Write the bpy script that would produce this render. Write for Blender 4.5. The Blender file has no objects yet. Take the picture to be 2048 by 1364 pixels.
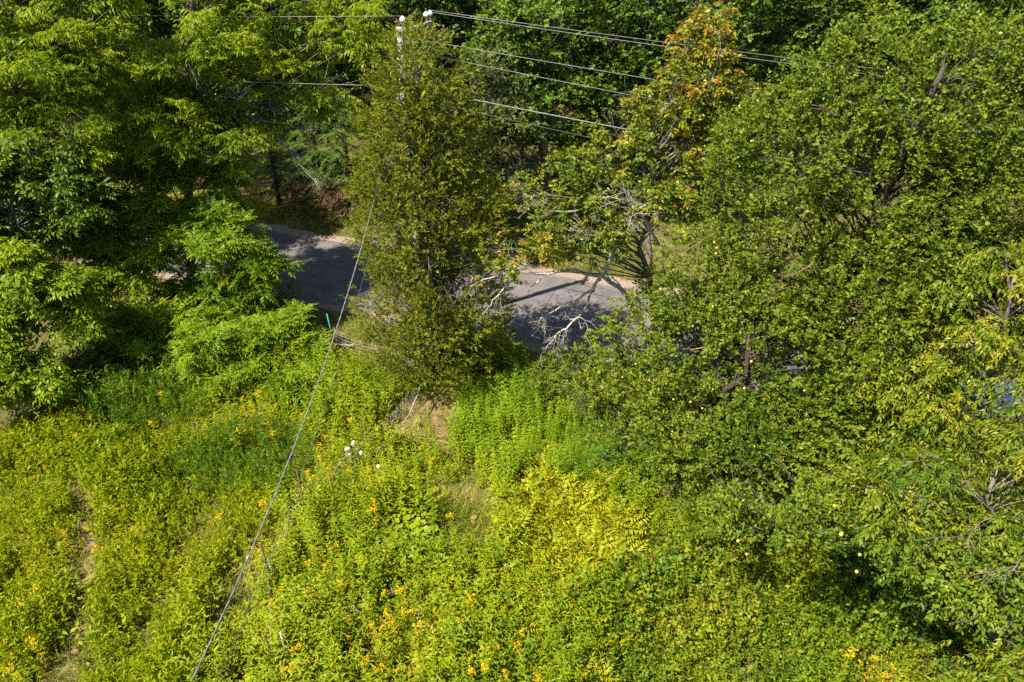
import bpy, math
import numpy as np
from mathutils import Vector

C = bpy.context.scene.collection
R = math.radians
# ------------------------------------------------------------------ camera, light, exposure
CAM_H, PITCH, LENS = 15.5, 33.0, 24.0
cam_d = bpy.data.cameras.new('camera'); cam = bpy.data.objects.new('camera', cam_d); C.objects.link(cam)
cam.location = (0, 0, CAM_H); cam.rotation_euler = (R(90 - PITCH), 0, 0)
cam_d.sensor_width = 36; cam_d.lens = LENS; cam_d.clip_start = 0.1; cam_d.clip_end = 1500
bpy.context.scene.camera = cam

SUN_TO = np.array([-0.86, -0.51]); SUN_TO /= np.linalg.norm(SUN_TO); ELEV = R(55)   # horizontal direction towards the sun
world = bpy.data.worlds.new('World'); bpy.context.scene.world = world; world.use_nodes = True
wn = world.node_tree.nodes; wl = world.node_tree.links
sky = wn.new('ShaderNodeTexSky'); sky.sky_type = 'NISHITA'; sky.sun_disc = False
sky.sun_elevation = ELEV; sky.sun_rotation = math.atan2(SUN_TO[0], SUN_TO[1])
wl.new(sky.outputs[0], wn['Background'].inputs[0]); wn['Background'].inputs[1].default_value = 0.06
sun_d = bpy.data.lights.new('sun', 'SUN'); sun_d.energy = 4.6; sun_d.angle = R(0.53); sun_d.color = (1.0, 0.91, 0.76)
sun = bpy.data.objects.new('sun', sun_d); C.objects.link(sun); sun.location = (-30, -15, 45)
trav = Vector((-SUN_TO[0] * math.cos(ELEV), -SUN_TO[1] * math.cos(ELEV), -math.sin(ELEV)))
sun.rotation_euler = trav.to_track_quat('-Z', 'Y').to_euler()
vs = bpy.context.scene.view_settings
vs.view_transform = 'Standard'; vs.look = 'None'; vs.exposure = 1.9; vs.gamma = 1.0; vs.use_curve_mapping = False
cy = bpy.context.scene.cycles
cy.max_bounces = 8; cy.diffuse_bounces = 4; cy.transmission_bounces = 4; cy.glossy_bounces = 2
cy.use_denoising = False; cy.sample_clamp_indirect = 4.0

# ------------------------------------------------------------------ survey helpers: where a sight line meets the land
FPX = LENS / 36 * 2048
_t = R(PITCH)
_F = np.array([0, math.cos(_t), -math.sin(_t)]); _U = np.array([0, math.sin(_t), math.cos(_t)])
def _ray(px, py): return _F + np.array([(px - 1024) / FPX, 0, 0]) - ((py - 682) / FPX) * _U
def g(px, py, z=0.0):
    r = _ray(px, py); return np.array([0, 0, CAM_H]) + r * (z - CAM_H) / r[2]
def at(px, py, Y):
    r = _ray(px, py); return np.array([0, 0, CAM_H]) + r * Y / r[1]
def lobe(px, py, rpx, Y, flat=1.0):
    r = _ray(px, py); k = Y / r[1]
    p = np.array([0, 0, CAM_H]) + r * k
    return (p[0], p[1], p[2], rpx * k / FPX, flat)

# ------------------------------------------------------------------ maths
def nrm(v): return v / np.maximum(np.linalg.norm(v, axis=-1, keepdims=True), 1e-9)
def frames(a, n):
    a = nrm(a); z = nrm(n - (n * a).sum(-1, keepdims=True) * a); y = np.cross(z, a)
    return a, y, z
def vnoise(x, y, scale, seed):
    r = np.random.RandomState(seed).rand(64, 64); x = np.asarray(x) / scale + 500; y = np.asarray(y) / scale + 500
    xi = np.floor(x).astype(int); yi = np.floor(y).astype(int); fx = x - xi; fy = y - yi
    fx = fx * fx * (3 - 2 * fx); fy = fy * fy * (3 - 2 * fy)
    q = lambda i, j: r[(xi + i) % 64, (yi + j) % 64]
    return (q(0, 0) * (1 - fx) + q(1, 0) * fx) * (1 - fy) + (q(0, 1) * (1 - fx) + q(1, 1) * fx) * fy
def vnoise3(p, scale, seed):
    r = np.random.RandomState(seed).rand(32, 32, 32); q = p / scale + 300; i = np.floor(q).astype(int); f = q - i; f = f * f * (3 - 2 * f); o = 0
    for a in (0, 1):
        for b in (0, 1):
            for c in (0, 1):
                o = o + r[(i[:, 0] + a) % 32, (i[:, 1] + b) % 32, (i[:, 2] + c) % 32] * np.abs(1 - a - f[:, 0]) * np.abs(1 - b - f[:, 1]) * np.abs(1 - c - f[:, 2])
    return o
def inpoly(x, y, poly):
    ins = np.zeros(len(x), bool); n = len(poly)
    for i in range(n):
        x1, y1 = poly[i][:2]; x2, y2 = poly[(i + 1) % n][:2]
        c = ((y1 > y) != (y2 > y)) & (x < (x2 - x1) * (y - y1) / (y2 - y1 + 1e-12) + x1)
        ins ^= c
    return ins

# ------------------------------------------------------------------ objects
def tag(o, label=None, cat=None, group=None, kind=None):
    if label: o['label'] = label
    if cat: o['category'] = cat
    if group: o['group'] = group
    if kind: o['kind'] = kind
    return o
def empty(name, loc, label, cat, group=None, rz=0):
    o = bpy.data.objects.new(name, None); C.objects.link(o); o.location = loc; o.rotation_euler = (0, 0, rz)
    o.empty_display_size = 0.3
    return tag(o, label, cat, group)
def link(name, me, parent=None, loc=(0, 0, 0)):
    o = bpy.data.objects.new(name, me); C.objects.link(o); o.location = loc
    if parent: o.parent = parent
    return o
def copy_tree(o, parent=None):
    c = o.copy(); C.objects.link(c); c.parent = parent
    for ch in list(o.children): copy_tree(ch, c)
    return c

class Leaves:
    """a cloud of folded four-cornered leaves, each with a tint between 0 and 1"""
    def __init__(s): s.v = []; s.t = []
    def add(s, temps, pos, a, n, scale, tint, jit, rng):
        a, y, z = frames(a, n); N = len(pos); scale = np.broadcast_to(scale, (N,)); tint = np.broadcast_to(tint, (N,))
        which = rng.randint(0, len(temps), N)
        for k, T in enumerate(temps):
            m = which == k
            if not m.any(): continue
            sc = scale[m][:, None, None, None]
            v = pos[m][:, None, None, :] + sc * (T[None, ..., 0:1] * a[m][:, None, None, :] + T[None, ..., 1:2] * y[m][:, None, None, :] + T[None, ..., 2:3] * z[m][:, None, None, :])
            s.v.append(v.reshape(-1, 4, 3).astype(np.float32))
            tt = tint[m][:, None] + rng.randn(m.sum(), len(T)) * jit
            s.t.append(tt.reshape(-1).astype(np.float32))
    def count(s): return sum(len(v) for v in s.v)
    def build(s, name, mat, parent=None, origin=(0, 0, 0), loc=(0, 0, 0)):
        V = np.concatenate(s.v) - np.array(origin, np.float32); T = np.clip(np.concatenate(s.t), 0, 1); n = len(V)
        me = bpy.data.meshes.new(name)
        me.vertices.add(n * 4); me.vertices.foreach_set('co', V.reshape(-1))
        me.loops.add(n * 4); me.loops.foreach_set('vertex_index', np.arange(n * 4, dtype=np.int32))
        me.polygons.add(n); me.polygons.foreach_set('loop_start', np.arange(0, n * 4, 4, dtype=np.int32))
        me.attributes.new('tint', 'FLOAT', 'FACE').data.foreach_set('value', T)
        me.update(calc_edges=True); me.materials.append(mat)
        return link(name, me, parent, loc)

class Tubes:
    def __init__(s): s.v = []; s.f = []; s.n = 0
    def add(s, pts, rad, k=5):
        pts = np.array(pts, float); m = len(pts); rad = np.broadcast_to(np.array(rad, float), (m,))
        tan = np.gradient(pts, axis=0); tan = nrm(tan)
        ref = np.where(np.abs(tan[:, 2:3]) > .9, np.array([[1., 0, 0]]), np.array([[0, 0, 1.]]))
        u = nrm(np.cross(tan, ref)); w = np.cross(tan, u)
        an = np.arange(k) * 2 * math.pi / k
        ring = pts[:, None, :] + rad[:, None, None] * (np.cos(an)[None, :, None] * u[:, None, :] + np.sin(an)[None, :, None] * w[:, None, :])
        s.v.append(ring.reshape(-1, 3)); b = s.n
        for i in range(m - 1):
            for j in range(k):
                s.f.append((b + i * k + j, b + i * k + (j + 1) % k, b + (i + 1) * k + (j + 1) % k, b + (i + 1) * k + j))
        s.f.append(tuple(b + j for j in range(k))[::-1]); s.f.append(tuple(b + (m - 1) * k + j for j in range(k)))
        s.n += m * k
    def build(s, name, mat, parent=None, origin=(0, 0, 0), smooth=True, loc=(0, 0, 0)):
        V = np.concatenate(s.v) - np.array(origin); me = bpy.data.meshes.new(name)
        me.from_pydata(V.tolist(), [], s.f); me.materials.append(mat)
        if smooth: me.polygons.foreach_set('use_smooth', np.ones(len(me.polygons), bool))
        return link(name, me, parent, loc)

def bez(p0, p1, p2, n):
    t = np.linspace(0, 1, n)[:, None]; return (1 - t) ** 2 * p0 + 2 * t * (1 - t) * p1 + t * t * p2

# ------------------------------------------------------------------ materials
def mat(name):
    m = bpy.data.materials.new(name); m.use_nodes = True; nt = m.node_tree
    return m, nt, nt.nodes, nt.links, nt.nodes['Principled BSDF']
def ramp(nt, stops):
    r = nt.nodes.new('ShaderNodeValToRGB'); e = r.color_ramp.elements
    while len(e) > 1: e.remove(e[-1])
    e[0].position, e[0].color = stops[0][0], (*stops[0][1], 1)
    for p, c in stops[1:]:
        x = e.new(p); x.color = (*c, 1)
    return r
def leaf_mat(name, stops, transl=0.35, rough=0.5, spec=0.35, warm=(1.25, 1.15, 0.5), gain=1.0):
    m, nt, N, L, b = mat(name)
    stops = [(p, tuple(v * gain for v in c)) for p, c in stops]
    a = N.new('ShaderNodeAttribute'); a.attribute_name = 'tint'
    r = ramp(nt, stops); L.new(a.outputs['Fac'], r.inputs[0])
    L.new(r.outputs[0], b.inputs['Base Color']); b.inputs['Roughness'].default_value = rough
    b.inputs['Specular IOR Level'].default_value = spec * .55
    mx = N.new('ShaderNodeMix'); mx.data_type = 'RGBA'; mx.blend_type = 'MULTIPLY'; mx.inputs[0].default_value = 1
    L.new(r.outputs[0], mx.inputs[6]); mx.inputs[7].default_value = (*warm, 1)
    t = N.new('ShaderNodeBsdfTranslucent'); L.new(mx.outputs[2], t.inputs[0])
    s = N.new('ShaderNodeMixShader'); s.inputs[0].default_value = transl
    L.new(b.outputs[0], s.inputs[1]); L.new(t.outputs[0], s.inputs[2]); L.new(s.outputs[0], N['Material Output'].inputs[0])
    return m
def noise_mat(name, stops, scale, detail=6, rough=0.85, bump=0.0, bscale=None, spec=0.2, metal=0.0, stretch=(1, 1, 1)):
    m, nt, N, L, b = mat(name)
    tc = N.new('ShaderNodeTexCoord'); mp = N.new('ShaderNodeMapping'); mp.inputs['Scale'].default_value = stretch
    L.new(tc.outputs['Object'], mp.inputs[0])
    n = N.new('ShaderNodeTexNoise'); n.inputs['Scale'].default_value = scale; n.inputs['Detail'].default_value = detail; n.inputs['Roughness'].default_value = .65
    L.new(mp.outputs[0], n.inputs['Vector']); r = ramp(nt, stops); L.new(n.outputs['Fac'], r.inputs[0]); L.new(r.outputs[0], b.inputs['Base Color'])
    b.inputs['Roughness'].default_value = rough; b.inputs['Specular IOR Level'].default_value = spec; b.inputs['Metallic'].default_value = metal
    if bump:
        n2 = N.new('ShaderNodeTexNoise'); n2.inputs['Scale'].default_value = bscale or scale * 4; n2.inputs['Detail'].default_value = 4
        L.new(mp.outputs[0], n2.inputs['Vector'])
        bp = N.new('ShaderNodeBump'); bp.inputs['Strength'].default_value = bump; bp.inputs['Distance'].default_value = .05
        L.new(n2.outputs['Fac'], bp.inputs['Height']); L.new(bp.outputs[0], b.inputs['Normal'])
    return m
def plain(name, col, rough=.5, metal=0.0, spec=.4):
    return noise_mat(name, [(.3, tuple(c * .82 for c in col)), (.7, tuple(min(1, c * 1.12) for c in col))], 9, 4, rough, spec=spec, metal=metal)

M = {}
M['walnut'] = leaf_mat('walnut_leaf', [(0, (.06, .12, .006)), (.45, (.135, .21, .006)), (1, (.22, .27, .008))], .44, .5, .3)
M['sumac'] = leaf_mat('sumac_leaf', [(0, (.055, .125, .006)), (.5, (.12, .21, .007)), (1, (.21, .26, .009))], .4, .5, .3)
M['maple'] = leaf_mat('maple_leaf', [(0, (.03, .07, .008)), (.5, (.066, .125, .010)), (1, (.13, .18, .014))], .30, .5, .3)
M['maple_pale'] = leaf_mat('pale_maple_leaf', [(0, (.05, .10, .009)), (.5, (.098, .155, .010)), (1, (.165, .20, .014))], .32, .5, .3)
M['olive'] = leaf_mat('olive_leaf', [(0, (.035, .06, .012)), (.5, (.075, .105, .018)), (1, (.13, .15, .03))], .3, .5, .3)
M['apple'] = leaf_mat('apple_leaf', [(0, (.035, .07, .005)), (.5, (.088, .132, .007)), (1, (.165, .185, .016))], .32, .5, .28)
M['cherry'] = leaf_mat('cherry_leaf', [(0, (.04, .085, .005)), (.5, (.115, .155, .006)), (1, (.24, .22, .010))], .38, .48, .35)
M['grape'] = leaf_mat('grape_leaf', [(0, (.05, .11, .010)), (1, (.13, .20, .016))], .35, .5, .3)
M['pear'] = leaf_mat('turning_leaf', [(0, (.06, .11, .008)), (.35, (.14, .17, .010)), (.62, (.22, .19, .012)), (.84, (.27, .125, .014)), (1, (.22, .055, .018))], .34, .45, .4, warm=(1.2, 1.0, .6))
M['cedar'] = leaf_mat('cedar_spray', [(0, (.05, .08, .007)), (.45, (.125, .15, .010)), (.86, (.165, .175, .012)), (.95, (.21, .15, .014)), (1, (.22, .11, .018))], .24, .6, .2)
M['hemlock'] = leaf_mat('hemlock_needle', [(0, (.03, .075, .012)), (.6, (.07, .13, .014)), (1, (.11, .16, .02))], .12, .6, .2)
M['brown_needle'] = leaf_mat('dead_needle', [(0, (.07, .045, .028)), (1, (.17, .11, .07))], .15, .8, .1)
M['golden'] = leaf_mat('goldenrod_leaf', [(0, (.075, .14, .004)), (.5, (.15, .21, .004)), (1, (.25, .26, .008))], .36, .5, .3)
M['spike'] = leaf_mat('upright_weed_leaf', [(0, (.06, .13, .006)), (.5, (.14, .225, .006)), (1, (.24, .27, .010))], .36, .5, .3)
M['fine'] = leaf_mat('fine_weed_leaf', [(0, (.09, .155, .004)), (.5, (.18, .23, .003)), (1, (.27, .27, .005))], .40, .6, .2)
M['plume'] = leaf_mat('feathery_weed_leaf', [(0, (.05, .115, .009)), (.5, (.092, .168, .010)), (1, (.15, .205, .012))], .35, .6, .2)
M['bramble'] = leaf_mat('bramble_leaf', [(0, (.045, .10, .008)), (.5, (.125, .18, .009)), (.82, (.22, .215, .014)), (1, (.25, .15, .05))], .34, .5, .3)
M['blue'] = leaf_mat('bluish_leaf', [(0, (.04, .105, .012)), (1, (.115, .19, .016))], .3, .5, .3, warm=(1.1, 1.1, .6))  # leaf colour with the cool tone of skylight shade painted in
M['fern'] = leaf_mat('fern_frond', [(0, (.11, .18, .005)), (.5, (.235, .25, .006)), (1, (.34, .285, .010))], .34, .5, .3)
M['round'] = leaf_mat('round_leaf', [(0, (.11, .18, .006)), (1, (.20, .25, .010))], .32, .5, .35)
M['grass'] = leaf_mat('grass_blade', [(0, (.06, .11, .006)), (.45, (.15, .19, .010)), (.75, (.24, .22, .04)), (1, (.34, .27, .12))], .3, .5, .3)
M['flower'] = leaf_mat('goldenrod_bloom', [(0, (.34, .22, .006)), (.5, (.48, .315, .008)), (1, (.56, .41, .014))], .25, .7, .1, warm=(1, .9, .5))
M['white_bloom'] = leaf_mat('white_bloom', [(0, (.55, .54, .50)), (1, (.82, .81, .78))], .2, .7, .1, warm=(1, 1, 1))
M['fruit'] = noise_mat('apple_skin', [(.35, (.42, .40, .05)), (.6, (.55, .42, .05)), (.75, (.50, .16, .05))], 9, 3, .35, spec=.5)
M['bark'] = noise_mat('grey_bark', [(.3, (.055, .045, .036)), (.55, (.13, .11, .09)), (.75, (.21, .19, .165))], 7, 7, .9, .5, 20, stretch=(1, 1, .35))
M['dark_bark'] = noise_mat('dark_bark', [(.3, (.020, .016, .013)), (.6, (.05, .040, .032)), (.8, (.09, .078, .065))], 8, 7, .9, .5, 22, stretch=(1, 1, .35))
M['lichen'] = noise_mat('lichen_bark', [(.32, (.10, .085, .07)), (.5, (.27, .25, .21)), (.68, (.42, .41, .36))], 16, 6, .9, .4, 40)
M['limb'] = noise_mat('grey_limb', [(.3, (.07, .065, .058)), (.6, (.16, .155, .14)), (.8, (.26, .255, .235))], 14, 6, .9, .4, 30)
M['twig'] = noise_mat('reddish_twig', [(.3, (.10, .055, .035)), (.7, (.24, .16, .11))], 10, 4, .8)
M['old_wood'] = noise_mat('weathered_wood', [(.3, (.13, .12, .11)), (.7, (.27, .26, .245))], 6, 6, .85, .3, 30, stretch=(1, 1, .12))
M['wire'] = noise_mat('wire_aluminium', [(.3, (.11, .105, .115)), (.7, (.17, .165, .175))], 3, 2, .5, metal=.2)
M['cable'] = noise_mat('cable_grey', [(.3, (.08, .082, .09)), (.7, (.17, .175, .19))], 14, 3, .5, metal=.1)
M['thin_cable'] = plain('thin_black_cable', (.055, .057, .06), .5)
M['porcelain'] = plain('white_porcelain', (.78, .79, .82), .15, spec=.6)
M['rust'] = noise_mat('rusty_steel', [(.3, (.055, .024, .016)), (.7, (.16, .075, .05))], 14, 5, .85)
M['green_steel'] = plain('green_painted_steel', (.02, .20, .155), .5)
M['blue_pipe'] = noise_mat('pale_blue_pipe', [(.3, (.22, .33, .42)), (.7, (.38, .50, .58))], 8, 4, .5)
M['galv'] = plain('galvanised_wire', (.34, .32, .30), .5, .4)
M['white'] = plain('white_plastic', (.78, .78, .77), .45)
M['brown_debris'] = noise_mat('brown_wood_end', [(.3, (.12, .06, .03)), (.7, (.32, .19, .10))], 12, 5, .8)
M['car_paint'] = plain('pale_blue_car_paint', (.30, .38, .50), .25, .35, .6)
M['car_glass'] = plain('car_glass', (.02, .025, .03), .08, 0, .7)
M['tyre'] = plain('tyre_rubber', (.02, .02, .02), .8)
M['rim'] = plain('wheel_rim', (.4, .4, .42), .35, .7)
M['lamp'] = plain('lamp_lens', (.55, .12, .10), .2)
M['black_trim'] = plain('black_trim', (.02, .022, .025), .5)

def ground_mat():
    m, nt, N, L, b = mat('ground_soil_and_thatch')
    tc = N.new('ShaderNodeTexCoord')
    n1 = N.new('ShaderNodeTexNoise'); n1.inputs['Scale'].default_value = 1.1; n1.inputs['Detail'].default_value = 8; n1.inputs['Roughness'].default_value = .7
    n2 = N.new('ShaderNodeTexNoise'); n2.inputs['Scale'].default_value = 22; n2.inputs['Detail'].default_value = 6
    L.new(tc.outputs['Object'], n1.inputs['Vector']); L.new(tc.outputs['Object'], n2.inputs['Vector'])
    r1 = ramp(nt, [(.36, (.060, .050, .022)), (.5, (.085, .080, .024)), (.62, (.075, .10, .016))])
    r2 = ramp(nt, [(.3, (.45, .42, .38)), (.7, (1.25, 1.2, 1.1))])
    L.new(n1.outputs['Fac'], r1.inputs[0]); L.new(n2.outputs['Fac'], r2.inputs[0])
    mx = N.new('ShaderNodeMix'); mx.data_type = 'RGBA'; mx.blend_type = 'MULTIPLY'; mx.inputs[0].default_value = 1
    L.new(r1.outputs[0], mx.inputs[6]); L.new(r2.outputs[0], mx.inputs[7]); L.new(mx.outputs[2], b.inputs['Base Color'])
    b.inputs['Roughness'].default_value = .95; b.inputs['Specular IOR Level'].default_value = .1
    bp = N.new('ShaderNodeBump'); bp.inputs['Strength'].default_value = .6; bp.inputs['Distance'].default_value = .06
    L.new(n2.outputs['Fac'], bp.inputs['Height']); L.new(bp.outputs[0], b.inputs['Normal'])
    return m
def asphalt_mat():
    m, nt, N, L, b = mat('worn_asphalt')
    tc = N.new('ShaderNodeTexCoord')
    mp = N.new('ShaderNodeMapping'); mp.inputs['Scale'].default_value = (.09, 1.0, 1); L.new(tc.outputs['Object'], mp.inputs[0])
    n0 = N.new('ShaderNodeTexNoise'); n0.inputs['Scale'].default_value = 1.6; n0.inputs['Detail'].default_value = 5; L.new(mp.outputs[0], n0.inputs['Vector'])
    n1 = N.new('ShaderNodeTexNoise'); n1.inputs['Scale'].default_value = 1.3; n1.inputs['Detail'].default_value = 8; L.new(tc.outputs['Object'], n1.inputs['Vector'])
    n2 = N.new('ShaderNodeTexNoise'); n2.inputs['Scale'].default_value = 55; n2.inputs['Detail'].default_value = 3; L.new(tc.outputs['Object'], n2.inputs['Vector'])
    a = N.new('ShaderNodeMath'); a.operation = 'ADD'; L.new(n0.outputs['Fac'], a.inputs[0]); L.new(n1.outputs['Fac'], a.inputs[1])
    h = N.new('ShaderNodeMath'); h.operation = 'MULTIPLY'; L.new(a.outputs[0], h.inputs[0]); h.inputs[1].default_value = .5
    r1 = ramp(nt, [(.36, (.072, .067, .069)), (.5, (.094, .087, .089)), (.66, (.115, .104, .105))]); L.new(h.outputs[0], r1.inputs[0])
    r2 = ramp(nt, [(.3, (.72, .72, .72)), (.7, (1.22, 1.2, 1.2))]); L.new(n2.outputs['Fac'], r2.inputs[0])
    mx = N.new('ShaderNodeMix'); mx.data_type = 'RGBA'; mx.blend_type = 'MULTIPLY'; mx.inputs[0].default_value = 1
    L.new(r1.outputs[0], mx.inputs[6]); L.new(r2.outputs[0], mx.inputs[7])
    # hairline cracks
    vo = N.new('ShaderNodeTexVoronoi'); vo.feature = 'DISTANCE_TO_EDGE'; vo.inputs['Scale'].default_value = .55
    ns = N.new('ShaderNodeTexNoise'); ns.inputs['Scale'].default_value = 2.5; ns.inputs['Detail'].default_value = 4; L.new(tc.outputs['Object'], ns.inputs['Vector'])
    av = N.new('ShaderNodeMix'); av.data_type = 'RGBA'; av.inputs[0].default_value = .18; L.new(tc.outputs['Object'], av.inputs[6]); L.new(ns.outputs['Color'], av.inputs[7])
    L.new(av.outputs[2], vo.inputs['Vector'])
    rc = ramp(nt, [(0, (.30, .29, .29)), (.016, (1, 1, 1))]); L.new(vo.outputs['Distance'], rc.inputs[0])
    m2 = N.new('ShaderNodeMix'); m2.data_type = 'RGBA'; m2.blend_type = 'MULTIPLY'; m2.inputs[0].default_value = .8
    L.new(mx.outputs[2], m2.inputs[6]); L.new(rc.outputs[0], m2.inputs[7]); L.new(m2.outputs[2], b.inputs['Base Color'])
    b.inputs['Roughness'].default_value = .85; b.inputs['Specular IOR Level'].default_value = .25
    return m
M['dry'] = noise_mat('dry_thatch', [(.3, (.10, .065, .032)), (.5, (.17, .12, .06)), (.7, (.15, .135, .04))], 5, 8, .95, .5, 40)
M['litter'] = leaf_mat('dry_leaf', [(0, (.09, .055, .03)), (.6, (.17, .11, .055)), (1, (.20, .17, .05))], .1, .8, .1)
M['ground'] = ground_mat(); M['asphalt'] = asphalt_mat()
M['gravel'] = noise_mat('shoulder_gravel', [(.3, (.11, .082, .064)), (.55, (.20, .155, .125)), (.75, (.29, .23, .19))], 9, 8, .95, .5, 60)

# ------------------------------------------------------------------ leaf templates (metres), each array is (leaves, 4, 3)
def rot(ax, an):
    c, s = math.cos(an), math.sin(an)
    return {'x': np.array([[1, 0, 0], [0, c, -s], [0, s, c]]), 'y': np.array([[c, 0, s], [0, 1, 0], [-s, 0, c]]), 'z': np.array([[c, -s, 0], [s, c, 0], [0, 0, 1]])}[ax]
def kite(L_, W, fold=.12, droop=.1, wide=.42):
    return np.array([[0, 0, 0], [wide * L_, -W / 2, fold * W], [L_, 0, -droop * L_], [wide * L_, W / 2, fold * W]])
def xf(k, az=0, pitch=0, roll=0, off=(0, 0, 0)):
    Rm = rot('z', az) @ rot('y', -pitch) @ rot('x', roll); return k @ Rm.T + np.array(off)
def spray(rng, n, twig, L_, W, ang=55, pitch=0, droop=.12, jit=25, curve=0.0, taper=0.0, wide=.42):
    out = []
    for i in range(n):
        s = twig * (i + .6) / n; sd = 1 if i % 2 else -1; q = (1 - taper * i / n) * rng.uniform(.75, 1.15)
        out.append(xf(kite(L_ * q, W * q, .15, droop, wide), R(sd * (ang + rng.randn() * 15)), R(pitch + rng.randn() * jit * .6), R(rng.randn() * jit), (s, 0, -curve * s * s / twig)))
    out.append(xf(kite(L_, W, .15, droop, wide), 0, R(pitch), R(rng.randn() * jit), (twig, 0, -curve * twig)))
    return np.array(out)
def compound(rng, L_, pairs, l, w, arch=.5, hang=35):
    out = []
    for i in range(pairs):
        t = (i + 1.2) / (pairs + .6); q = .65 + .5 * math.sin(math.pi * min(1, t * .9 + .1)); off = (L_ * t, 0, -arch * L_ * t * t)
        for sd in (-1, 1):
            out.append(xf(kite(l * q, w * q, .1, .2), R(sd * (68 + rng.randn() * 6)), R(-hang + rng.randn() * 12), R(rng.randn() * 14), off))
    out.append(xf(kite(l, w, .1, .2), 0, R(-hang - 20), 0, (L_, 0, -arch * L_)))
    return np.array(out)
def whorl(rng, m, L_, pairs, l, w, arch, hang, rise=25, turn=360):
    out = []
    for i in range(m):
        c = compound(rng, L_ * rng.uniform(.75, 1.1), pairs, l, w, arch * rng.uniform(.7, 1.3), hang)
        Rm = rot('z', R(turn * i / m + rng.randn() * 14)) @ rot('y', -R(rise + rng.randn() * 14)); out.append(c @ Rm.T)
    return np.concatenate(out)
def plume(rng, n, L_, l, w, spread=50, flat=1.0):
    out = []
    for i in range(n):
        t = (i + .5) / n; az = rng.uniform(-math.pi, math.pi); el = R(spread * rng.uniform(.5, 1.2))
        d = np.array([math.cos(el), math.sin(el) * math.cos(az), math.sin(el) * math.sin(az) * flat])
        x, y, z = frames(d[None], rng.randn(1, 3)); k = kite(l * rng.uniform(.7, 1.2), w, .1, .1)
        out.append(np.array([L_ * t, 0, 0]) + k[:, 0:1] * x + k[:, 1:2] * y + k[:, 2:3] * z)
    return np.array(out)
def stem_weed(rng, h, n, l, w, pitch=15, top=.45, lo=.1, spiral=137.5, droop=.25):
    """upright weed along +x (stem axis), leaves standing out all round, with a thin stem"""
    out = [np.array([[0, 0, 0], [h * .5, -.006, 0], [h, 0, 0], [h * .5, .006, 0]])]
    for i in range(n):
        t = lo + (1 - lo) * (i + .5) / n; q = (1 - (1 - top) * t) * rng.uniform(.8, 1.15)
        k = kite(l * q, w * q, .12, droop); k = xf(k, 0, R(pitch + rng.randn() * 12), R(rng.randn() * 15))      # x = outward, z = up
        k = k @ rot('z', R(spiral * i + rng.randn() * 12)).T
        k = k[:, [2, 0, 1]] * np.array([1, 1, 1]); k[:, 0] += h * t                                           # stem axis to x
        out.append(k)
    return np.array(out)
rt = np.random.RandomState(5)
T = {}
T['walnut'] = [whorl(rt, 6, .36, 4, .165, .046, .55, 40) for _ in range(4)]
T['ash'] = [whorl(rt, 5, .36, 3, .17, .07, .5, 32) for _ in range(4)]
T['sumac'] = [whorl(rt, 7, .52, 8, .155, .042, .38, 14, 22) for _ in range(4)]
T['maple'] = [spray(rt, 7, .34, .15, .12, 58, 0, .15, 24) for _ in range(5)]
T['apple'] = [spray(rt, 8, .21, .098, .060, 60, 12, .1, 38) for _ in range(6)]
T['shoot'] = [spray(rt, 12, .55, .095, .045, 48, 18, .1, 30) for _ in range(4)]
T['cherry'] = [spray(rt, 11, .42, .125, .046, 50, -22, .35, 22, .35) for _ in range(5)]
T['grape'] = [spray(rt, 6, .34, .12, .12, 60, 5, .1, 25) for _ in range(3)]
T['pear'] = [spray(rt, 8, .24, .125, .060, 55, -8, .2, 35) for _ in range(5)]
T['cedar'] = [plume(rt, 15, .32, .125, .034, 46, .7) for _ in range(6)]
T['hemlock'] = [spray(rt, 18, .55, .15, .035, 62, 0, .1, 12, .2, .5) for _ in range(4)]
T['golden'] = [stem_weed(rt, 1.0, 19, .165, .044, 18, .5, .12) for _ in range(5)]
T['spike'] = [stem_weed(rt, 1.0, 26, .135, .036, 8, .5, .1, 90, .3) for _ in range(5)]
T['fine'] = [plume(rt, 32, .66, .10, .027, 60) for _ in range(5)]
T['plume'] = [plume(rt, 44, .80, .14, .017, 54) for _ in range(5)]
T['bramble'] = [spray(rt, 17, .60, .082, .052, 62, 8, .1, 34, .25) for _ in range(5)]
T['grass'] = []
for _ in range(4):
    q = []
    for i in range(9):
        k = kite(rt.uniform(.25, .5), .015, .05, .35, .35); q.append(xf(k, rt.uniform(0, 6.3), R(rt.uniform(45, 85)), R(rt.randn() * 20), (rt.randn() * .05, rt.randn() * .05, 0)))
    T['grass'].append(np.array(q))
T['round'] = []
for _ in range(3):   # round leaf of two half-discs, drawn as two broad four-cornered halves
    T['round'].append(np.array([[[0, 0, 0], [.35, -.5, .10], [.95, -.32, .02], [1.0, 0, -.02]], [[0, 0, 0], [1.0, 0, -.02], [.95, .32, .02], [.35, .5, .10]]]))
frond = lambda: compound(rt, .62, 10, .17, .050, .45, 4)
T['fern'] = []
for _ in range(4):
    T['fern'].append(np.concatenate([f @ (rot('z', R(51 * i + rt.randn() * 12)) @ rot('y', -R(42 + rt.randn() * 10))).T for i, f in enumerate(frond() for _ in range(7))]))

UP = np.array([0, 0, 1.0])
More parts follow.
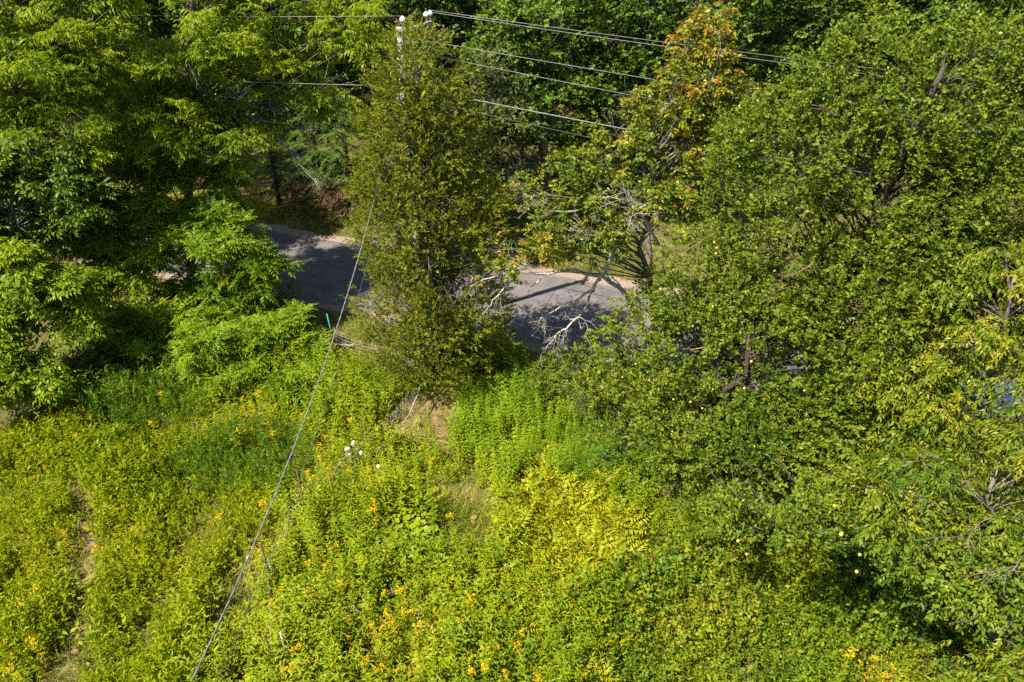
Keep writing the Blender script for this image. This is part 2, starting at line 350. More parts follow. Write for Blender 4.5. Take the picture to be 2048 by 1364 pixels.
# ------------------------------------------------------------------ trees
def rand_dirs(rng, n, zlo=-1.0):
    z = rng.uniform(zlo, 1, n); a = rng.uniform(0, 2 * math.pi, n); s = np.sqrt(1 - z * z); return np.stack([s * np.cos(a), s * np.sin(a), z], 1)
def clumps_of(rng, lobes, rc, cover=.7, zlo=-.55, shell=(.72, .98), zmin=.5):
    L_ = np.array(lobes, float); out = []
    for i, (x, y, z, r, fl) in enumerate(L_):
        n = max(3, int(4 * (r / rc) ** 2 * cover * .9))
        u = rand_dirs(rng, n * 4, zlo); p = np.array([x, y, z]) + u * np.array([r, r, r * fl]) * rng.uniform(*shell, (n * 4, 1)) ; k = 0
        for q in p:
            if q[2] < zmin: continue
            inside = False
            for j in range(len(L_)):
                if j != i:
                    d = (q - L_[j, :3]) / (L_[j, 3] * np.array([1, 1, L_[j, 4]]))
                    if d @ d < .42: inside = True; break
            if inside: continue
            if out and min(((np.array(out[-60:]) - q) ** 2).sum(1)) < (.62 * rc) ** 2: continue
            out.append(q); k += 1
            if k >= n: break
    if len(out) < 3: out = [np.array([l[0], l[1], max(l[2], zmin)]) for l in lobes]
    return np.array(out)
def wander(rng, p0, p1, n, amp):
    p = np.linspace(p0, p1, n); w = np.cumsum(rng.randn(n, 3) * amp / math.sqrt(n), 0); w -= np.linspace(0, 1, n)[:, None] * w[-1]; w[0] = 0
    return p + w
def twiggy(tb, rng, p0, d, length, r0, depth=2, kids=5, droop=0.0, k=4, gn=.25):
    """a bare forking branch"""
    n = 6; pts = [np.array(p0, float)]; d = d / np.linalg.norm(d)
    for i in range(n):
        d = d + rng.randn(3) * gn * .6 + np.array([0, 0, -droop]); d /= np.linalg.norm(d); pts.append(pts[-1] + d * length / n)
    pts = np.array(pts); tb.add(pts, np.linspace(r0, r0 * .3, n + 1), k)
    if depth:
        for i in range(kids):
            t = rng.uniform(.2, .98) * n; j = min(n - 1, int(t)); q = pts[j] + (pts[j + 1] - pts[j]) * (t - j)
            e = nrm((pts[j + 1] - pts[j])[None])[0] + rng.randn(3) * .75
            twiggy(tb, rng, q, e, length * rng.uniform(.28, .6) * (1.1 - .5 * t / n), max(.005, r0 * .5), depth - 1, max(2, kids - 1), droop, 3, gn)

def make_tree(name, label, base, lobes, leaf, temps, rng, rc=.8, per=26, cover=.7, fill=None, trunk_r=.16, bark='bark', droop=0.0, flat=.65,
              size=1.0, group=None, cat='tree', tilt=.35, tint=(.5, .22), jit=.12, out_w=1.0, twigs=3, zlo=-.5, axis='out', jrc=.25, top=None, shell=(.62, 1.0), tint_fn=None, zmin=.5, core=11, core_s=1.6, cshell=.35, gapn=.40, gaps=.75, lowest=.18):
    base = np.array(base, float); root = empty(name, base.tolist(), label, cat, group)
    cl = clumps_of(rng, lobes, rc, cover, zlo, shell, zmin)
    L_ = np.array(lobes); wz = L_[:, 3] ** 2
    cx, cyy = (L_[:, 0] * wz).sum() / wz.sum(), (L_[:, 1] * wz).sum() / wz.sum(); ztop = (L_[:, 2] + L_[:, 3] * .1).max() if top is None else top
    n = 10; hz = np.linspace(0, 1, n)[:, None]
    tp = base + (np.array([cx, cyy, 0]) - base * [1, 1, 0]) * hz ** 1.3 + UP * hz * ztop + np.concatenate([np.zeros((1, 3)), rng.randn(n - 1, 3) * [.12, .12, 0]])
    tb = Tubes(); tb.add(tp, np.linspace(trunk_r, trunk_r * .22, n) * np.r_[1.35, np.ones(n - 1)], 8)
    for c in cl:
        hd = np.hypot(c[0] - cx, c[1] - cyy); za = np.clip(c[2] - rng.uniform(.25, 1.0) * hd - .3, ztop * lowest, ztop * .93)
        k = za / ztop * (n - 1); i = min(n - 2, int(k)); p0 = tp[i] + (tp[i + 1] - tp[i]) * (k - i)
        mid = (p0 + c) / 2 + np.array([0, 0, .12 * hd]) + rng.randn(3) * .13 * hd
        pts = bez(p0, mid, c, 6); tb.add(pts, np.linspace(max(.016, trunk_r * .17), .008, 6), 4)
        for _ in range(twigs):
            d = rand_dirs(rng, 1, -.3)[0]; tb.add([c - .2 * (c - p0) / max(.5, np.linalg.norm(c - p0)), c + d * rc * .5 + rng.randn(3) * .05, c + d * rc * 1.0], [.009, .007, .004], 3)
    tb.build('trunk', M[bark], root, base)
    lv = Leaves()
    N = len(cl); idx = np.repeat(np.arange(N), per); rr = (rc * (1 + rng.randn(N) * jrc))[idx]
    u = rand_dirs(rng, len(idx), -.45)
    pos = cl[idx] + u * rr[:, None] * np.array([1, 1, flat]) * (cshell + (1 - cshell) * rng.rand(len(idx), 1) ** .5)
    h = u * [1, 1, .3]
    if axis == 'out':
        a = h * out_w + rng.randn(len(idx), 3) * .45 + [0, 0, -droop]; nn = UP * 1.0 + u * tilt + rng.randn(len(idx), 3) * .3
    elif axis == 'up':
        a = rng.randn(len(idx), 3) * [1, 1, .15]; nn = UP * .9 + u * .6 + rng.randn(len(idx), 3) * .22
    else:
        a = UP * .9 + u * .5 + rng.randn(len(idx), 3) * .35; nn = u + rng.randn(len(idx), 3) * .5
    tn = tint[0] + rng.randn(N)[idx] * tint[1] * .6 + rng.randn(len(idx)) * tint[1] * .7
    if tint_fn is not None: tn = tn + tint_fn(pos)
    kk = vnoise3(pos, gaps, 61) * .72 + vnoise3(pos, gaps * .45, 62) * .28 > gapn
    pos, a, nn, tn = pos[kk], a[kk], nn[kk], tn[kk]
    lv.add(temps, pos, a, nn, size * rng.uniform(.75, 1.2, len(pos)), tn, jit, rng)
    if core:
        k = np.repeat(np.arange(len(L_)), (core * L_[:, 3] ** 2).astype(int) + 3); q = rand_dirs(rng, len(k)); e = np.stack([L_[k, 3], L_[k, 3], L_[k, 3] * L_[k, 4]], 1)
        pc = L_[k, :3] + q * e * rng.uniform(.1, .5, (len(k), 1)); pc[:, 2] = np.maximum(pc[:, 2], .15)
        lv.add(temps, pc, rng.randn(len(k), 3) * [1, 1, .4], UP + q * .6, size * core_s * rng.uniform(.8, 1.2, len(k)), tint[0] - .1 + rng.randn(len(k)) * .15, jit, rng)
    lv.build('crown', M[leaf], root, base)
    root['_n'] = lv.count(); del root['_n']
    return root, cl, lv.count()

LEAFCOUNT = {}
# ================================================================== SETTING
def quad_strip(name, m, pts_a, pts_b, z, kind='structure'):
    n = len(pts_a); V = [(p[0], p[1], z) for p in pts_a] + [(p[0], p[1], z) for p in pts_b]
    me = bpy.data.meshes.new(name); me.from_pydata(V, [], [(i, i + 1, n + i + 1, n + i) for i in range(n - 1)]); me.materials.append(m)
    return tag(link(name, me), kind=kind)
E_ = nrm(np.array([[.9442, -.3293]]))[0]; Nn = np.array([-E_[1], E_[0]]); P0 = np.array([1.77, 23.38])   # road frame: E_ along, Nn away from camera
def rd(s, n): return P0 + E_ * s + Nn * n
def road_n(x, y): return (x - P0[0]) * Nn[0] + (y - P0[1]) * Nn[1]
def road_s(x, y): return (x - P0[0]) * E_[0] + (y - P0[1]) * E_[1]
me = bpy.data.meshes.new('ground'); me.from_pydata([(-600, -600, 0), (600, -600, 0), (600, 600, 0), (-600, 600, 0)], [], [(0, 1, 2, 3)]); me.materials.append(M['ground'])
tag(link('ground', me), kind='structure')
rr = np.random.RandomState(3); ss = np.arange(-110, 110.1, .35)
w = lambda amp, sc, sd: (vnoise(ss, ss * 0, sc, sd) - .5) * 2 * amp
road = quad_strip('road', M['asphalt'], [rd(s, 0.0 + a) for s, a in zip(ss, w(.10, 1.1, 11))], [rd(s, 6.0 + a) for s, a in zip(ss, w(.10, 1.3, 12))], .010)
road.data.transform(__import__('mathutils').Matrix.Rotation(math.atan2(-E_[1], E_[0]), 4, 'Z')); road.rotation_euler = (0, 0, math.atan2(E_[1], E_[0]))
quad_strip('road_shoulder_far', M['gravel'], [rd(s, 5.7) for s in ss], [rd(s, 6.75 + a) for s, a in zip(ss, w(.28, .9, 13))], .005)
quad_strip('road_shoulder_near', M['gravel'], [rd(s, -.45 + a) for s, a in zip(ss, w(.22, .8, 14))], [rd(s, .25) for s in ss], .005)

def patch(name, m, pts, z, seed):
    q = np.random.RandomState(seed); P = np.array([g(*p)[:2] for p in pts]); n = len(P); V = []
    for i in range(n):
        for t_ in np.linspace(0, 1, 6)[:-1]: V.append(P[i] + (P[(i + 1) % n] - P[i]) * t_ + q.randn(2) * .07)
    me = bpy.data.meshes.new(name); me.from_pydata([(v[0], v[1], z) for v in V], [], [tuple(range(len(V)))]); me.materials.append(m); return tag(link(name, me), kind='structure')
patch('dry_grass_ground', M['dry'], [(800, 800), (850, 775), (910, 775), (935, 850), (905, 910), (850, 900), (800, 870)], .004, 1)
patch('dirt_path', M['dry'], [(135, 1290), (165, 1200), (165, 1080), (145, 970), (180, 960), (192, 1100), (188, 1230), (145, 1400), (100, 1400)], .004, 2)

# ================================================================== UTILITY POLE AND WIRES
PB = np.array([-3.76, 24.94, 0]); E3 = np.array([E_[0], E_[1], 0]); N3 = np.array([Nn[0], Nn[1], 0])
pole = empty('utility_pole', PB.tolist(), 'grey wooden utility pole with white insulators behind the tall cedar', 'utility pole')
tb = Tubes(); tb.add([[0, 0, 0], [0, 0, 4], [0, 0, 8], [0, 0, 11.86]], [.17, .155, .14, .125], 12); tb.build('pole_shaft', M['old_wood'], pole)
def box_mesh(c0, c1, w_, h_, up=UP):
    c0 = np.array(c0, float); c1 = np.array(c1, float); d = nrm((c1 - c0)[None])[0]; s = nrm(np.cross(d, up)[None])[0]; u = np.cross(s, d); V = []
    for c in (c0, c1):
        for a, b in ((-1, -1), (1, -1), (1, 1), (-1, 1)): V.append(c + s * a * w_ / 2 + u * b * h_ / 2)
    return [v.tolist() for v in V], [(3, 2, 1, 0), (4, 5, 6, 7), (0, 1, 5, 4), (1, 2, 6, 5), (2, 3, 7, 6), (3, 0, 4, 7)]
def box(name, m, c0, c1, w_, h_, parent=None, up=UP):
    V, Fc = box_mesh(c0, c1, w_, h_, up); me = bpy.data.meshes.new(name); me.from_pydata(V, [], Fc); me.materials.append(m); return link(name, me, parent)
side = E3 * .17
arm_dir = N3
box('crossarm', M['old_wood'], side - arm_dir * .30 + UP * 11.72, side + arm_dir * 2.15 + UP * 11.72, .11, .14, pole)
box('arm_brace', M['galv'], side * 1.35 + arm_dir * .75 + UP * 11.64, side * 1.1 + UP * 10.95, .04, .012, pole, E3)
box('arm_brace', M['galv'], side * 1.35 - arm_dir * .22 + UP * 11.64, side * 1.1 + UP * 11.1, .04, .012, pole, E3)
ins_me = None
def insulator(p):
    global ins_me
    if ins_me is None:
        t2 = Tubes(); t2.add([[0, 0, 0], [0, 0, .02], [0, 0, .05], [0, 0, .10], [0, 0, .14], [0, 0, .17]], [.05, .085, .10, .085, .05, .028], 12)
        o = t2.build('insulator', M['porcelain'], pole); ins_me = o.data
    else: o = link('insulator', ins_me, pole)
    o.location = p
    t3 = Tubes(); t3.add([[0, 0, -.18], [0, 0, 0]], .016, 6); t3.build('insulator_pin', M['galv'], o)
IA, IB, IC = np.array([0.06, 0, 12.03]), side + arm_dir * 1.72 + UP * 11.97, side + arm_dir * 2.05 + UP * 11.97
insulator(IA + [.05, 0, 0]); insulator(IB); insulator(IC)
tc = Tubes(); tc.add([[-.16, .08, 8.2], [-.16, .08, 11.0]], .045, 6); tc.build('conduit', M['galv'], pole)
def wire(name, label, p0, p1, sag, r, m, n=40, k=5, group=None):
    t = np.linspace(0, 1, n)[:, None]; p = np.array(p0) + (np.array(p1) - np.array(p0)) * t; p[:, 2] -= (4 * sag * t * (1 - t))[:, 0]
    q = Tubes(); q.add(p, r, k); return tag(q.build(name, M[m]), label, 'wire', group)
SP = 42.0
far_end = PB + E3 * SP
wire('power_line', 'farthest of two thin parallel power lines running from the crossarm tip to the right', PB + IC + UP * .17, far_end + IC - UP * 1.9, .3, .009, 'wire')
wire('power_line', 'second thin power line from the crossarm tip, just below its twin', PB + IB + UP * .17, far_end + IB - UP * 2.25, .3, .009, 'wire')
wire('power_line', 'power line leaving the near end of the crossarm under the parallel pair', PB + side - arm_dir * .28 + UP * 11.62, far_end + side - arm_dir * .28 + UP * 8.75, .3, .010, 'wire')
wire('power_line', 'power line leading left from the pole top insulators behind the walnut leaves', PB + IA + UP * .17, PB - E3 * 45 + IA + UP * -.4, .45, .009, 'wire')
wire('neutral_wire', 'single wire crossing below the power lines, above the broken snag', PB + UP * 11.15 + side, far_end + UP * 7.4, .3, .010, 'wire')
wire('telephone_cable', 'thick grey telephone cable, lowest of the wires running right from the pole', PB + UP * 9.95 + side, far_end + UP * 7.0, .35, .022, 'cable')
wire('drop_wire', 'faint thin wire just under the thick telephone cable', PB + UP * 9.6 + side, far_end + UP * 5.9, .4, .008, 'thin_cable')
wire('telephone_cable', 'grey telephone cable leading left from the pole into the walnut crown', PB + UP * 9.95 - side, PB - E3 * 45 + UP * 9.4, .5, .011, 'cable')
# twisted service cable down towards the viewer, swinging across the meadow
A_, B_ = np.array([-3.9, 24.94, 10.02]), np.array([-5.74, 2.0, 4.64])
t = np.linspace(0, 1, 220)[:, None]; cp = A_ + (B_ - A_) * t; cp[:, 2] -= (4 * 1.95 * t * (1 - t))[:, 0]
q = Tubes()
for ph in (0, 2.1, 4.2):
    an = t[:, 0] * 190 + ph; off = np.stack([np.cos(an), 0 * an, np.sin(an)], 1) * .0085; q.add(cp + off, .0095, 5)
tag(q.build('service_cable', M['cable']), 'twisted grey service cable slanting over the meadow from the pole to the bottom edge', 'cable')
A2, B2 = np.array([-3.9, 24.94, 9.5]), np.array([-5.45, 2.0, 4.35])
cp = A2 + (B2 - A2) * t; cp[:, 2] -= (4 * 2.1 * t * (1 - t))[:, 0]; q = Tubes(); q.add(cp, .006, 5)
tag(q.build('drop_wire', M['thin_cable']), 'thin dark wire hanging just beside the twisted service cable over the meadow', 'wire')

# ================================================================== TREES ON THE NEAR SIDE, LEFT
rng = np.random.RandomState(21)
def cnt(k, r): LEAFCOUNT[k] = r[2]; return r
W_ = dict(leaf='walnut', temps=T['walnut'], axis='up', rc=.85, per=15, flat=.6, size=1.0, tint=(.6, .25), bark='bark', jit=.08)
r = cnt('bigwalnut', make_tree('walnut_tree', 'tall walnut with drooping leaf clusters and bare limbs spreading over the road', g(392, 575), [lobe(430, 70, 120, 28), lobe(570, 120, 95, 28.5), lobe(660, 50, 80, 28.5), lobe(330, 190, 110, 27.5), lobe(440, 250, 100, 27.5), lobe(330, 345, 75, 27), lobe(540, 225, 60, 28.5), lobe(640, 215, 45, 28), lobe(390, 430, 60, 26.5), lobe(450, -60, 140, 29), lobe(740, 80, 60, 27.5), lobe(250, 330, 80, 27), lobe(440, 350, 60, 27), lobe(300, 420, 55, 26.5), lobe(480, 420, 45, 26.5)], rng=rng, trunk_r=.26, cover=.54, **W_))
bigw = r[0]
tb = Tubes()
for p, q_, ln, rad in [((380, 330, 28), (545, 125, 27), 5.5, .06), ((400, 250, 28), (525, 185, 26.5), 4.6, .07), ((300, 200, 28), (240, 110, 27), 3.5, .05), ((380, 350, 28), (240, 370, 26), 3.6, .05), ((540, 250, 28), (650, 345, 27.5), 3.4, .045), ((500, 240, 29), (640, 330, 28.5), 3.8, .045), ((370, 80, 28), (345, 110, 26), 2.5, .05), ((560, 190, 28), (720, 150, 27), 3.6, .04)]:
    a0 = at(*p); a1 = at(*q_); twiggy(tb, rng, a0, a1 - a0, max(ln, np.linalg.norm(a1 - a0) * 1.1), rad * .75, 2, 6, .03, 5)
o = tb.build('bare_limbs', M['limb'], bigw, np.array(bigw.location)); o['label'] = 'bare grey lichened limbs and twigs'
cnt('w2', make_tree('walnut_tree', 'walnut at the top left corner of the picture with dense drooping clusters', g(120, 640), [lobe(90, 90, 120, 25), lobe(60, 230, 110, 24.5), lobe(190, 20, 100, 26), lobe(165, 160, 80, 25.5), lobe(240, 270, 75, 25), lobe(-80, 130, 140, 25), lobe(20, -60, 140, 26)], rng=rng, trunk_r=.2, cover=.55, **W_))
cnt('w8', make_tree('walnut_tree', 'walnut behind the big one, its crown reaching over the shaded stretch of road', (-20.6, 29.6, 0), [(-19, 31.5, 8.5, 3.0, .8), (-16.8, 31.2, 6.6, 2.0, .8), (-20, 33.2, 11, 2.8, .8), (-17.2, 33.5, 8.6, 2.2, .8), (-22.5, 31, 9, 2.6, .8), (-15.0, 32.6, 7.2, 1.5, .8)], rng=rng, trunk_r=.18, cover=.5, **{**W_, 'per': 6, 'size': 1.3}))
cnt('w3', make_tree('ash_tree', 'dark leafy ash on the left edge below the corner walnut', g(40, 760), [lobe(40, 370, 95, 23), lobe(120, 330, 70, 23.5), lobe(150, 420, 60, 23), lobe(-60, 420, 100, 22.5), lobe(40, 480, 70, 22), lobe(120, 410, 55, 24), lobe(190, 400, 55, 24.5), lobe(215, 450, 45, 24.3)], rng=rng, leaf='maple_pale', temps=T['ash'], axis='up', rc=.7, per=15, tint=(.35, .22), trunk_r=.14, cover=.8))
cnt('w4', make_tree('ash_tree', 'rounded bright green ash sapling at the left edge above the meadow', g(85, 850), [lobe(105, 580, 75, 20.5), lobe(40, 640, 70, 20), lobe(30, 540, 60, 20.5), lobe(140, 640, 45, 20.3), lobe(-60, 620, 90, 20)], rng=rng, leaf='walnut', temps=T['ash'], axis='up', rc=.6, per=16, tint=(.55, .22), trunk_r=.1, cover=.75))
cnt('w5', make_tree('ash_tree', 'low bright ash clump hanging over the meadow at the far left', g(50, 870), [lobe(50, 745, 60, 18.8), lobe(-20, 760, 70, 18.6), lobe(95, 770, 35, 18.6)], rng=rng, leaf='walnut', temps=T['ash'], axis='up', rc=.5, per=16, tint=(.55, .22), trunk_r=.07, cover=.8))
cnt('w6', make_tree('walnut_tree', 'spreading young walnut with sunlit drooping leaves left of the road', g(290, 660), [lobe(200, 490, 65, 24.5), lobe(290, 520, 70, 24), lobe(330, 450, 60, 25), lobe(230, 560, 45, 23.5), lobe(340, 590, 45, 23.5), lobe(120, 470, 50, 24.5)], rng=rng, leaf='walnut', temps=T['walnut'], axis='up', rc=.65, per=14, tint=(.6, .22), trunk_r=.12, cover=.75))
cnt('w7', make_tree('tree_of_heaven', 'feather leaved tree with arching fronds beside the shaded road', g(470, 680), [lobe(440, 500, 65, 24.5), lobe(500, 555, 50, 24.3), lobe(400, 590, 50, 24), lobe(470, 610, 40, 24), lobe(420, 450, 45, 25), lobe(530, 530, 25, 24.6)], rng=rng, leaf='sumac', temps=T['sumac'], axis='up', rc=.6, per=6, tint=(.5, .22), trunk_r=.1, cover=.8))
SU = [((300, 790), [(300, 660, 60, 22), (245, 650, 40, 22), (340, 640, 40, 22)], 'sumac thicket with yellow-green fronds right of the bright ash sapling'),
      ((420, 800), [(410, 690, 60, 21.3), (370, 740, 45, 21), (450, 760, 50, 20.5), (425, 800, 35, 20)], 'sumac with long fronds hanging down over the meadow edge'),
      ((510, 760), [(500, 690, 50, 21.8), (540, 740, 40, 21.2), (480, 740, 40, 21)], 'sumac with fine fronds left of the wire fence'),
      ((575, 740), [(570, 660, 42, 22.5), (610, 700, 35, 22), (545, 665, 30, 22.4)], 'narrow sumac standing at the left end of the roadside wire fence'),
      ((570, 800), [(565, 770, 40, 20)], 'small sumac sprout with bright fronds below the thicket'),
      ((640, 810), [(638, 785, 38, 19.8)], 'single low sumac rosette under the service cable')]
for b_, ls, lab in SU:
    cnt(lab, make_tree('sumac_shrub', lab, g(*b_), [lobe(*l) for l in ls], rng=rng, leaf='sumac', temps=T['sumac'], axis='up', rc=.5, per=5, tint=(.62, .2), trunk_r=.05, cover=.95, size=.95, cat='shrub', twigs=1, zmin=.25))
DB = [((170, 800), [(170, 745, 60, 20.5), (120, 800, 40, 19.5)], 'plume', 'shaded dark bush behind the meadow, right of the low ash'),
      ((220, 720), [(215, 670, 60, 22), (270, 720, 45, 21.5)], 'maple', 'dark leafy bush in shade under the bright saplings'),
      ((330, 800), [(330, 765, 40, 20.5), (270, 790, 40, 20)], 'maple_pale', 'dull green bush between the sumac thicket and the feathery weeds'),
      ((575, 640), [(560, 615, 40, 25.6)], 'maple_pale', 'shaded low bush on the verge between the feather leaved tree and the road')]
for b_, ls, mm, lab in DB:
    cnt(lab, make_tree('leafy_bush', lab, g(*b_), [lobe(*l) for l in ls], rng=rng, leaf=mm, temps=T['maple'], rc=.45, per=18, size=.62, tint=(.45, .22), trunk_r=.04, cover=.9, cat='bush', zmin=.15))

# ================================================================== CEDAR
CB = np.array([-2.9, 21.6, 0.0]); rng = np.random.RandomState(8)
cedar = empty('cedar_tree', CB.tolist(), 'tall olive green cedar with rusty tips standing alone in front of the road', 'tree')
prof_z = [0, .5, 1.2, 2.2, 4, 6, 7.6, 9, 10.2, 11.1, 11.7, 12.15]; prof_r = [1.2, 2.0, 2.6, 2.75, 2.45, 2.35, 2.15, 1.85, 1.5, 1.1, .75, .2]
cl = []; tries = 0
while len(cl) < 390 and tries < 14000:
    tries += 1; z = rng.uniform(.6, 12.0) if rng.rand() < .9 else rng.uniform(10, 12); Rz = np.interp(z, prof_z, prof_r); 
    if rng.rand() > (Rz + .5) / 3: continue
    a = rng.uniform(0, 2 * math.pi); lump = .82 + .3 * vnoise([a * 3.0], [z * 1.2], 1.0, 4)[0]
    r_ = Rz * lump * rng.uniform(.55, 1.0) ** .5; p = np.array([r_ * math.cos(a) + (.15 if z < 3 else 0), r_ * math.sin(a), z])
    if cl and ((np.array(cl) - p) ** 2).sum(1).min() < .38 ** 2: continue
    cl.append(p)
for x in [(940, 665, 20.4), (985, 655, 20.6), (905, 690, 20.3), (960, 690, 20.4), (930, 635, 20.6), (870, 665, 20.0), (1000, 670, 20.9), (920, 700, 19.9), (890, 640, 20.2), (960, 650, 20.2), (975, 680, 20.3), (935, 720, 20.0), (850, 700, 19.7), (820, 690, 19.8)]: cl.append(at(*x) - CB)
cl = np.array(cl); lv = Leaves(); tb = Tubes()
trp = np.array([[0, 0, 0], [.1, .05, 2], [.02, 0, 5], [-.03, .04, 8], [.05, 0, 10], [.0, 0, 11.9]]); tb.add(trp, [.22, .17, .13, .09, .05, .02], 9)
for c in cl:
    za = max(.4, c[2] - .45 * np.hypot(c[0], c[1])); p0 = np.array([np.interp(za, trp[:, 2], trp[:, 0]), np.interp(za, trp[:, 2], trp[:, 1]), za])
    tb.add(bez(p0, (p0 + c) / 2 + [0, 0, -.12], c, 5), np.linspace(.02, .007, 5), 3)
for i in range(26): 
    z = rng.uniform(3, 10.5); a = rng.uniform(-2.6, -.5); twiggy(tb, rng, [0, 0, z], np.array([math.cos(a), math.sin(a), .2]), np.interp(z, prof_z, prof_r) * .9, .025, 1, 5, 0, 4)
tb.build('trunk', M['bark'], cedar)
per = 23; idx = np.repeat(np.arange(len(cl)), per); u = rand_dirs(rng, len(idx), -.5)
pos = cl[idx] + u * (.46 * (1 + .3 * rng.randn(len(cl)))[idx])[:, None] * [1, 1, .8] * (.45 + .55 * rng.rand(len(idx), 1) ** .5)
outw = nrm(cl * [1, 1, 0])[idx]; a = outw * .7 + UP * .45 + u * .8 + rng.randn(len(idx), 3) * .3
tn = .48 + .07 * rng.randn(len(cl))[idx] + .10 * rng.randn(len(idx)) + .3 * (vnoise(pos[:, 0] * 3 + pos[:, 1], pos[:, 2] * 2, 1.0, 9) - .5)
kk = vnoise3(pos, .62, 63) * .7 + vnoise3(pos, .3, 64) * .3 > .44; pos, a, u, tn = pos[kk], a[kk], u[kk], tn[kk]; n = len(pos)
lv.add(T['cedar'], pos, a, u + rng.randn(n, 3) * .5, rng.uniform(.7, 1.15, n), tn, .17, rng)
n = 650; z = rng.uniform(.8, 11, n); a_ = rng.uniform(0, 6.28, n); r_ = np.interp(z, prof_z, prof_r) * rng.uniform(.15, .62, n)
lv.add(T['cedar'], np.stack([r_ * np.cos(a_), r_ * np.sin(a_), z], 1), rng.randn(n, 3), rng.randn(n, 3), rng.uniform(1.8, 2.6, n), .4, .12, rng)
lv.build('crown', M['cedar'], cedar); LEAFCOUNT['cedar'] = lv.count()

# ================================================================== TURNING PEAR TREE with dead lichened branches
rng = np.random.RandomState(33)
def autumn(p):
    hi = np.clip((p[:, 2] - 9.3) / 3.6, 0, 1); return .20 * hi - .04 + .36 * (vnoise(p[:, 0] + p[:, 1], p[:, 2], .8, 17) - .5)
pear_l = [(1410, 60, 38, 20.8), (1420, 120, 58, 20.8), (1390, 175, 65, 20.7), (1450, 200, 50, 20.8), (1320, 230, 65, 20.5), (1260, 225, 45, 20.5), (1400, 260, 55, 20.5), (1250, 310, 70, 20.1), (1330, 320, 60, 20.1), (1180, 370, 65, 19.7), (1270, 390, 70, 19.5), (1130, 430, 58, 19.5), (1340, 400, 50, 19.5), (1210, 450, 55, 19.3), (1070, 470, 40, 19.5), (1150, 500, 40, 19.3), (985, 525, 38, 19.2), (1060, 410, 35, 19.7)]
r = cnt('pear', make_tree('pear_tree', 'tall straggly tree turning orange and yellow with dead grey branches over the road', g(1310, 790), [lobe(*l) for l in pear_l], rng=rng, leaf='pear', temps=T['pear'], rc=.52, per=52, flat=.75, top=9.0, lowest=.55, core=5, gapn=.45, gaps=.6, tint=(.30, .20), jit=.15, droop=.15, bark='bark', trunk_r=.15, cover=.8, tint_fn=autumn, twigs=4, zlo=-.8))
pear = r[0]; tb = Tubes()
def poly_branch(pts, r0, r1, Y0, Y1, kids, klen, depth=1):
    Y0 -= 3.3; Y1 -= 3.1; P = np.array([at(x, y, Y0 + (Y1 - Y0) * i / (len(pts) - 1)) for i, (x, y) in enumerate(pts)])
    tt = np.linspace(0, len(P) - 1, 3 * len(P)); Q = np.stack([np.interp(tt, np.arange(len(P)), P[:, k]) for k in range(3)], 1) + rng.randn(3 * len(P), 3) * .025
    tb.add(Q, np.linspace(r0, r1, len(Q)), 6)
    for _ in range(kids):
        j = rng.randint(len(Q) // 3, len(Q) - 1); d = nrm((Q[j + 1] - Q[j])[None])[0] + rng.randn(3) * .7
        twiggy(tb, rng, Q[j], d, klen * rng.uniform(.5, 1.2), max(.007, r1 * .7), depth, 4, .02, 3, .3)
poly_branch([(1310, 770), (1300, 690), (1268, 620), (1245, 580), (1200, 550), (1130, 542)], .12, .05, 23.4, 23.0, 6, 1.0)
poly_branch([(1130, 542), (1075, 550), (1050, 530), (1020, 512), (968, 498)], .05, .018, 23.0, 22.8, 9, .9)
poly_branch([(1048, 533), (1000, 548), (940, 575)], .04, .012, 23.0, 22.7, 6, .7)
poly_branch([(1040, 545), (1010, 572), (985, 605), (964, 628)], .04, .010, 22.9, 22.4, 9, .8)
poly_branch([(1085, 553), (1065, 570), (1058, 585)], .03, .010, 22.9, 22.7, 4, .4)
poly_branch([(1200, 555), (1182, 580), (1150, 602), (1105, 622), (1082, 640)], .06, .012, 23.0, 22.3, 12, 1.0, 2)
poly_branch([(1190, 570), (1172, 615), (1140, 650), (1110, 672), (1090, 702)], .055, .012, 22.9, 21.9, 14, 1.0, 2)
poly_branch([(1140, 640), (1160, 632), (1175, 650), (1172, 690)], .022, .008, 22.4, 22.0, 6, .6)
poly_branch([(1205, 552), (1225, 505), (1245, 470), (1270, 430), (1300, 400)], .075, .02, 22.6, 21.7, 14, 1.2, 2)
poly_branch([(1245, 470), (1205, 480), (1180, 470), (1140, 455)], .03, .01, 22.5, 21.3, 8, .8, 2)
poly_branch([(1330, 560), (1320, 490), (1290, 440), (1255, 400), (1205, 395)], .06, .014, 22.7, 21.3, 16, 1.1, 2)
poly_branch([(1160, 420), (1100, 425), (1060, 395)], .03, .008, 22.4, 21.2, 8, .7)
poly_branch([(1420, 300), (1400, 240), (1425, 160), (1440, 100)], .07, .02, 23.8, 23.1, 8, .8)
poly_branch([(1370, 250), (1350, 215), (1330, 205)], .03, .012, 23.5, 22.5, 5, .6)
o = tb.build('dead_branches', M['lichen'], pear, np.array(pear.location)); o['label'] = 'leafless grey branches covered in pale lichen'

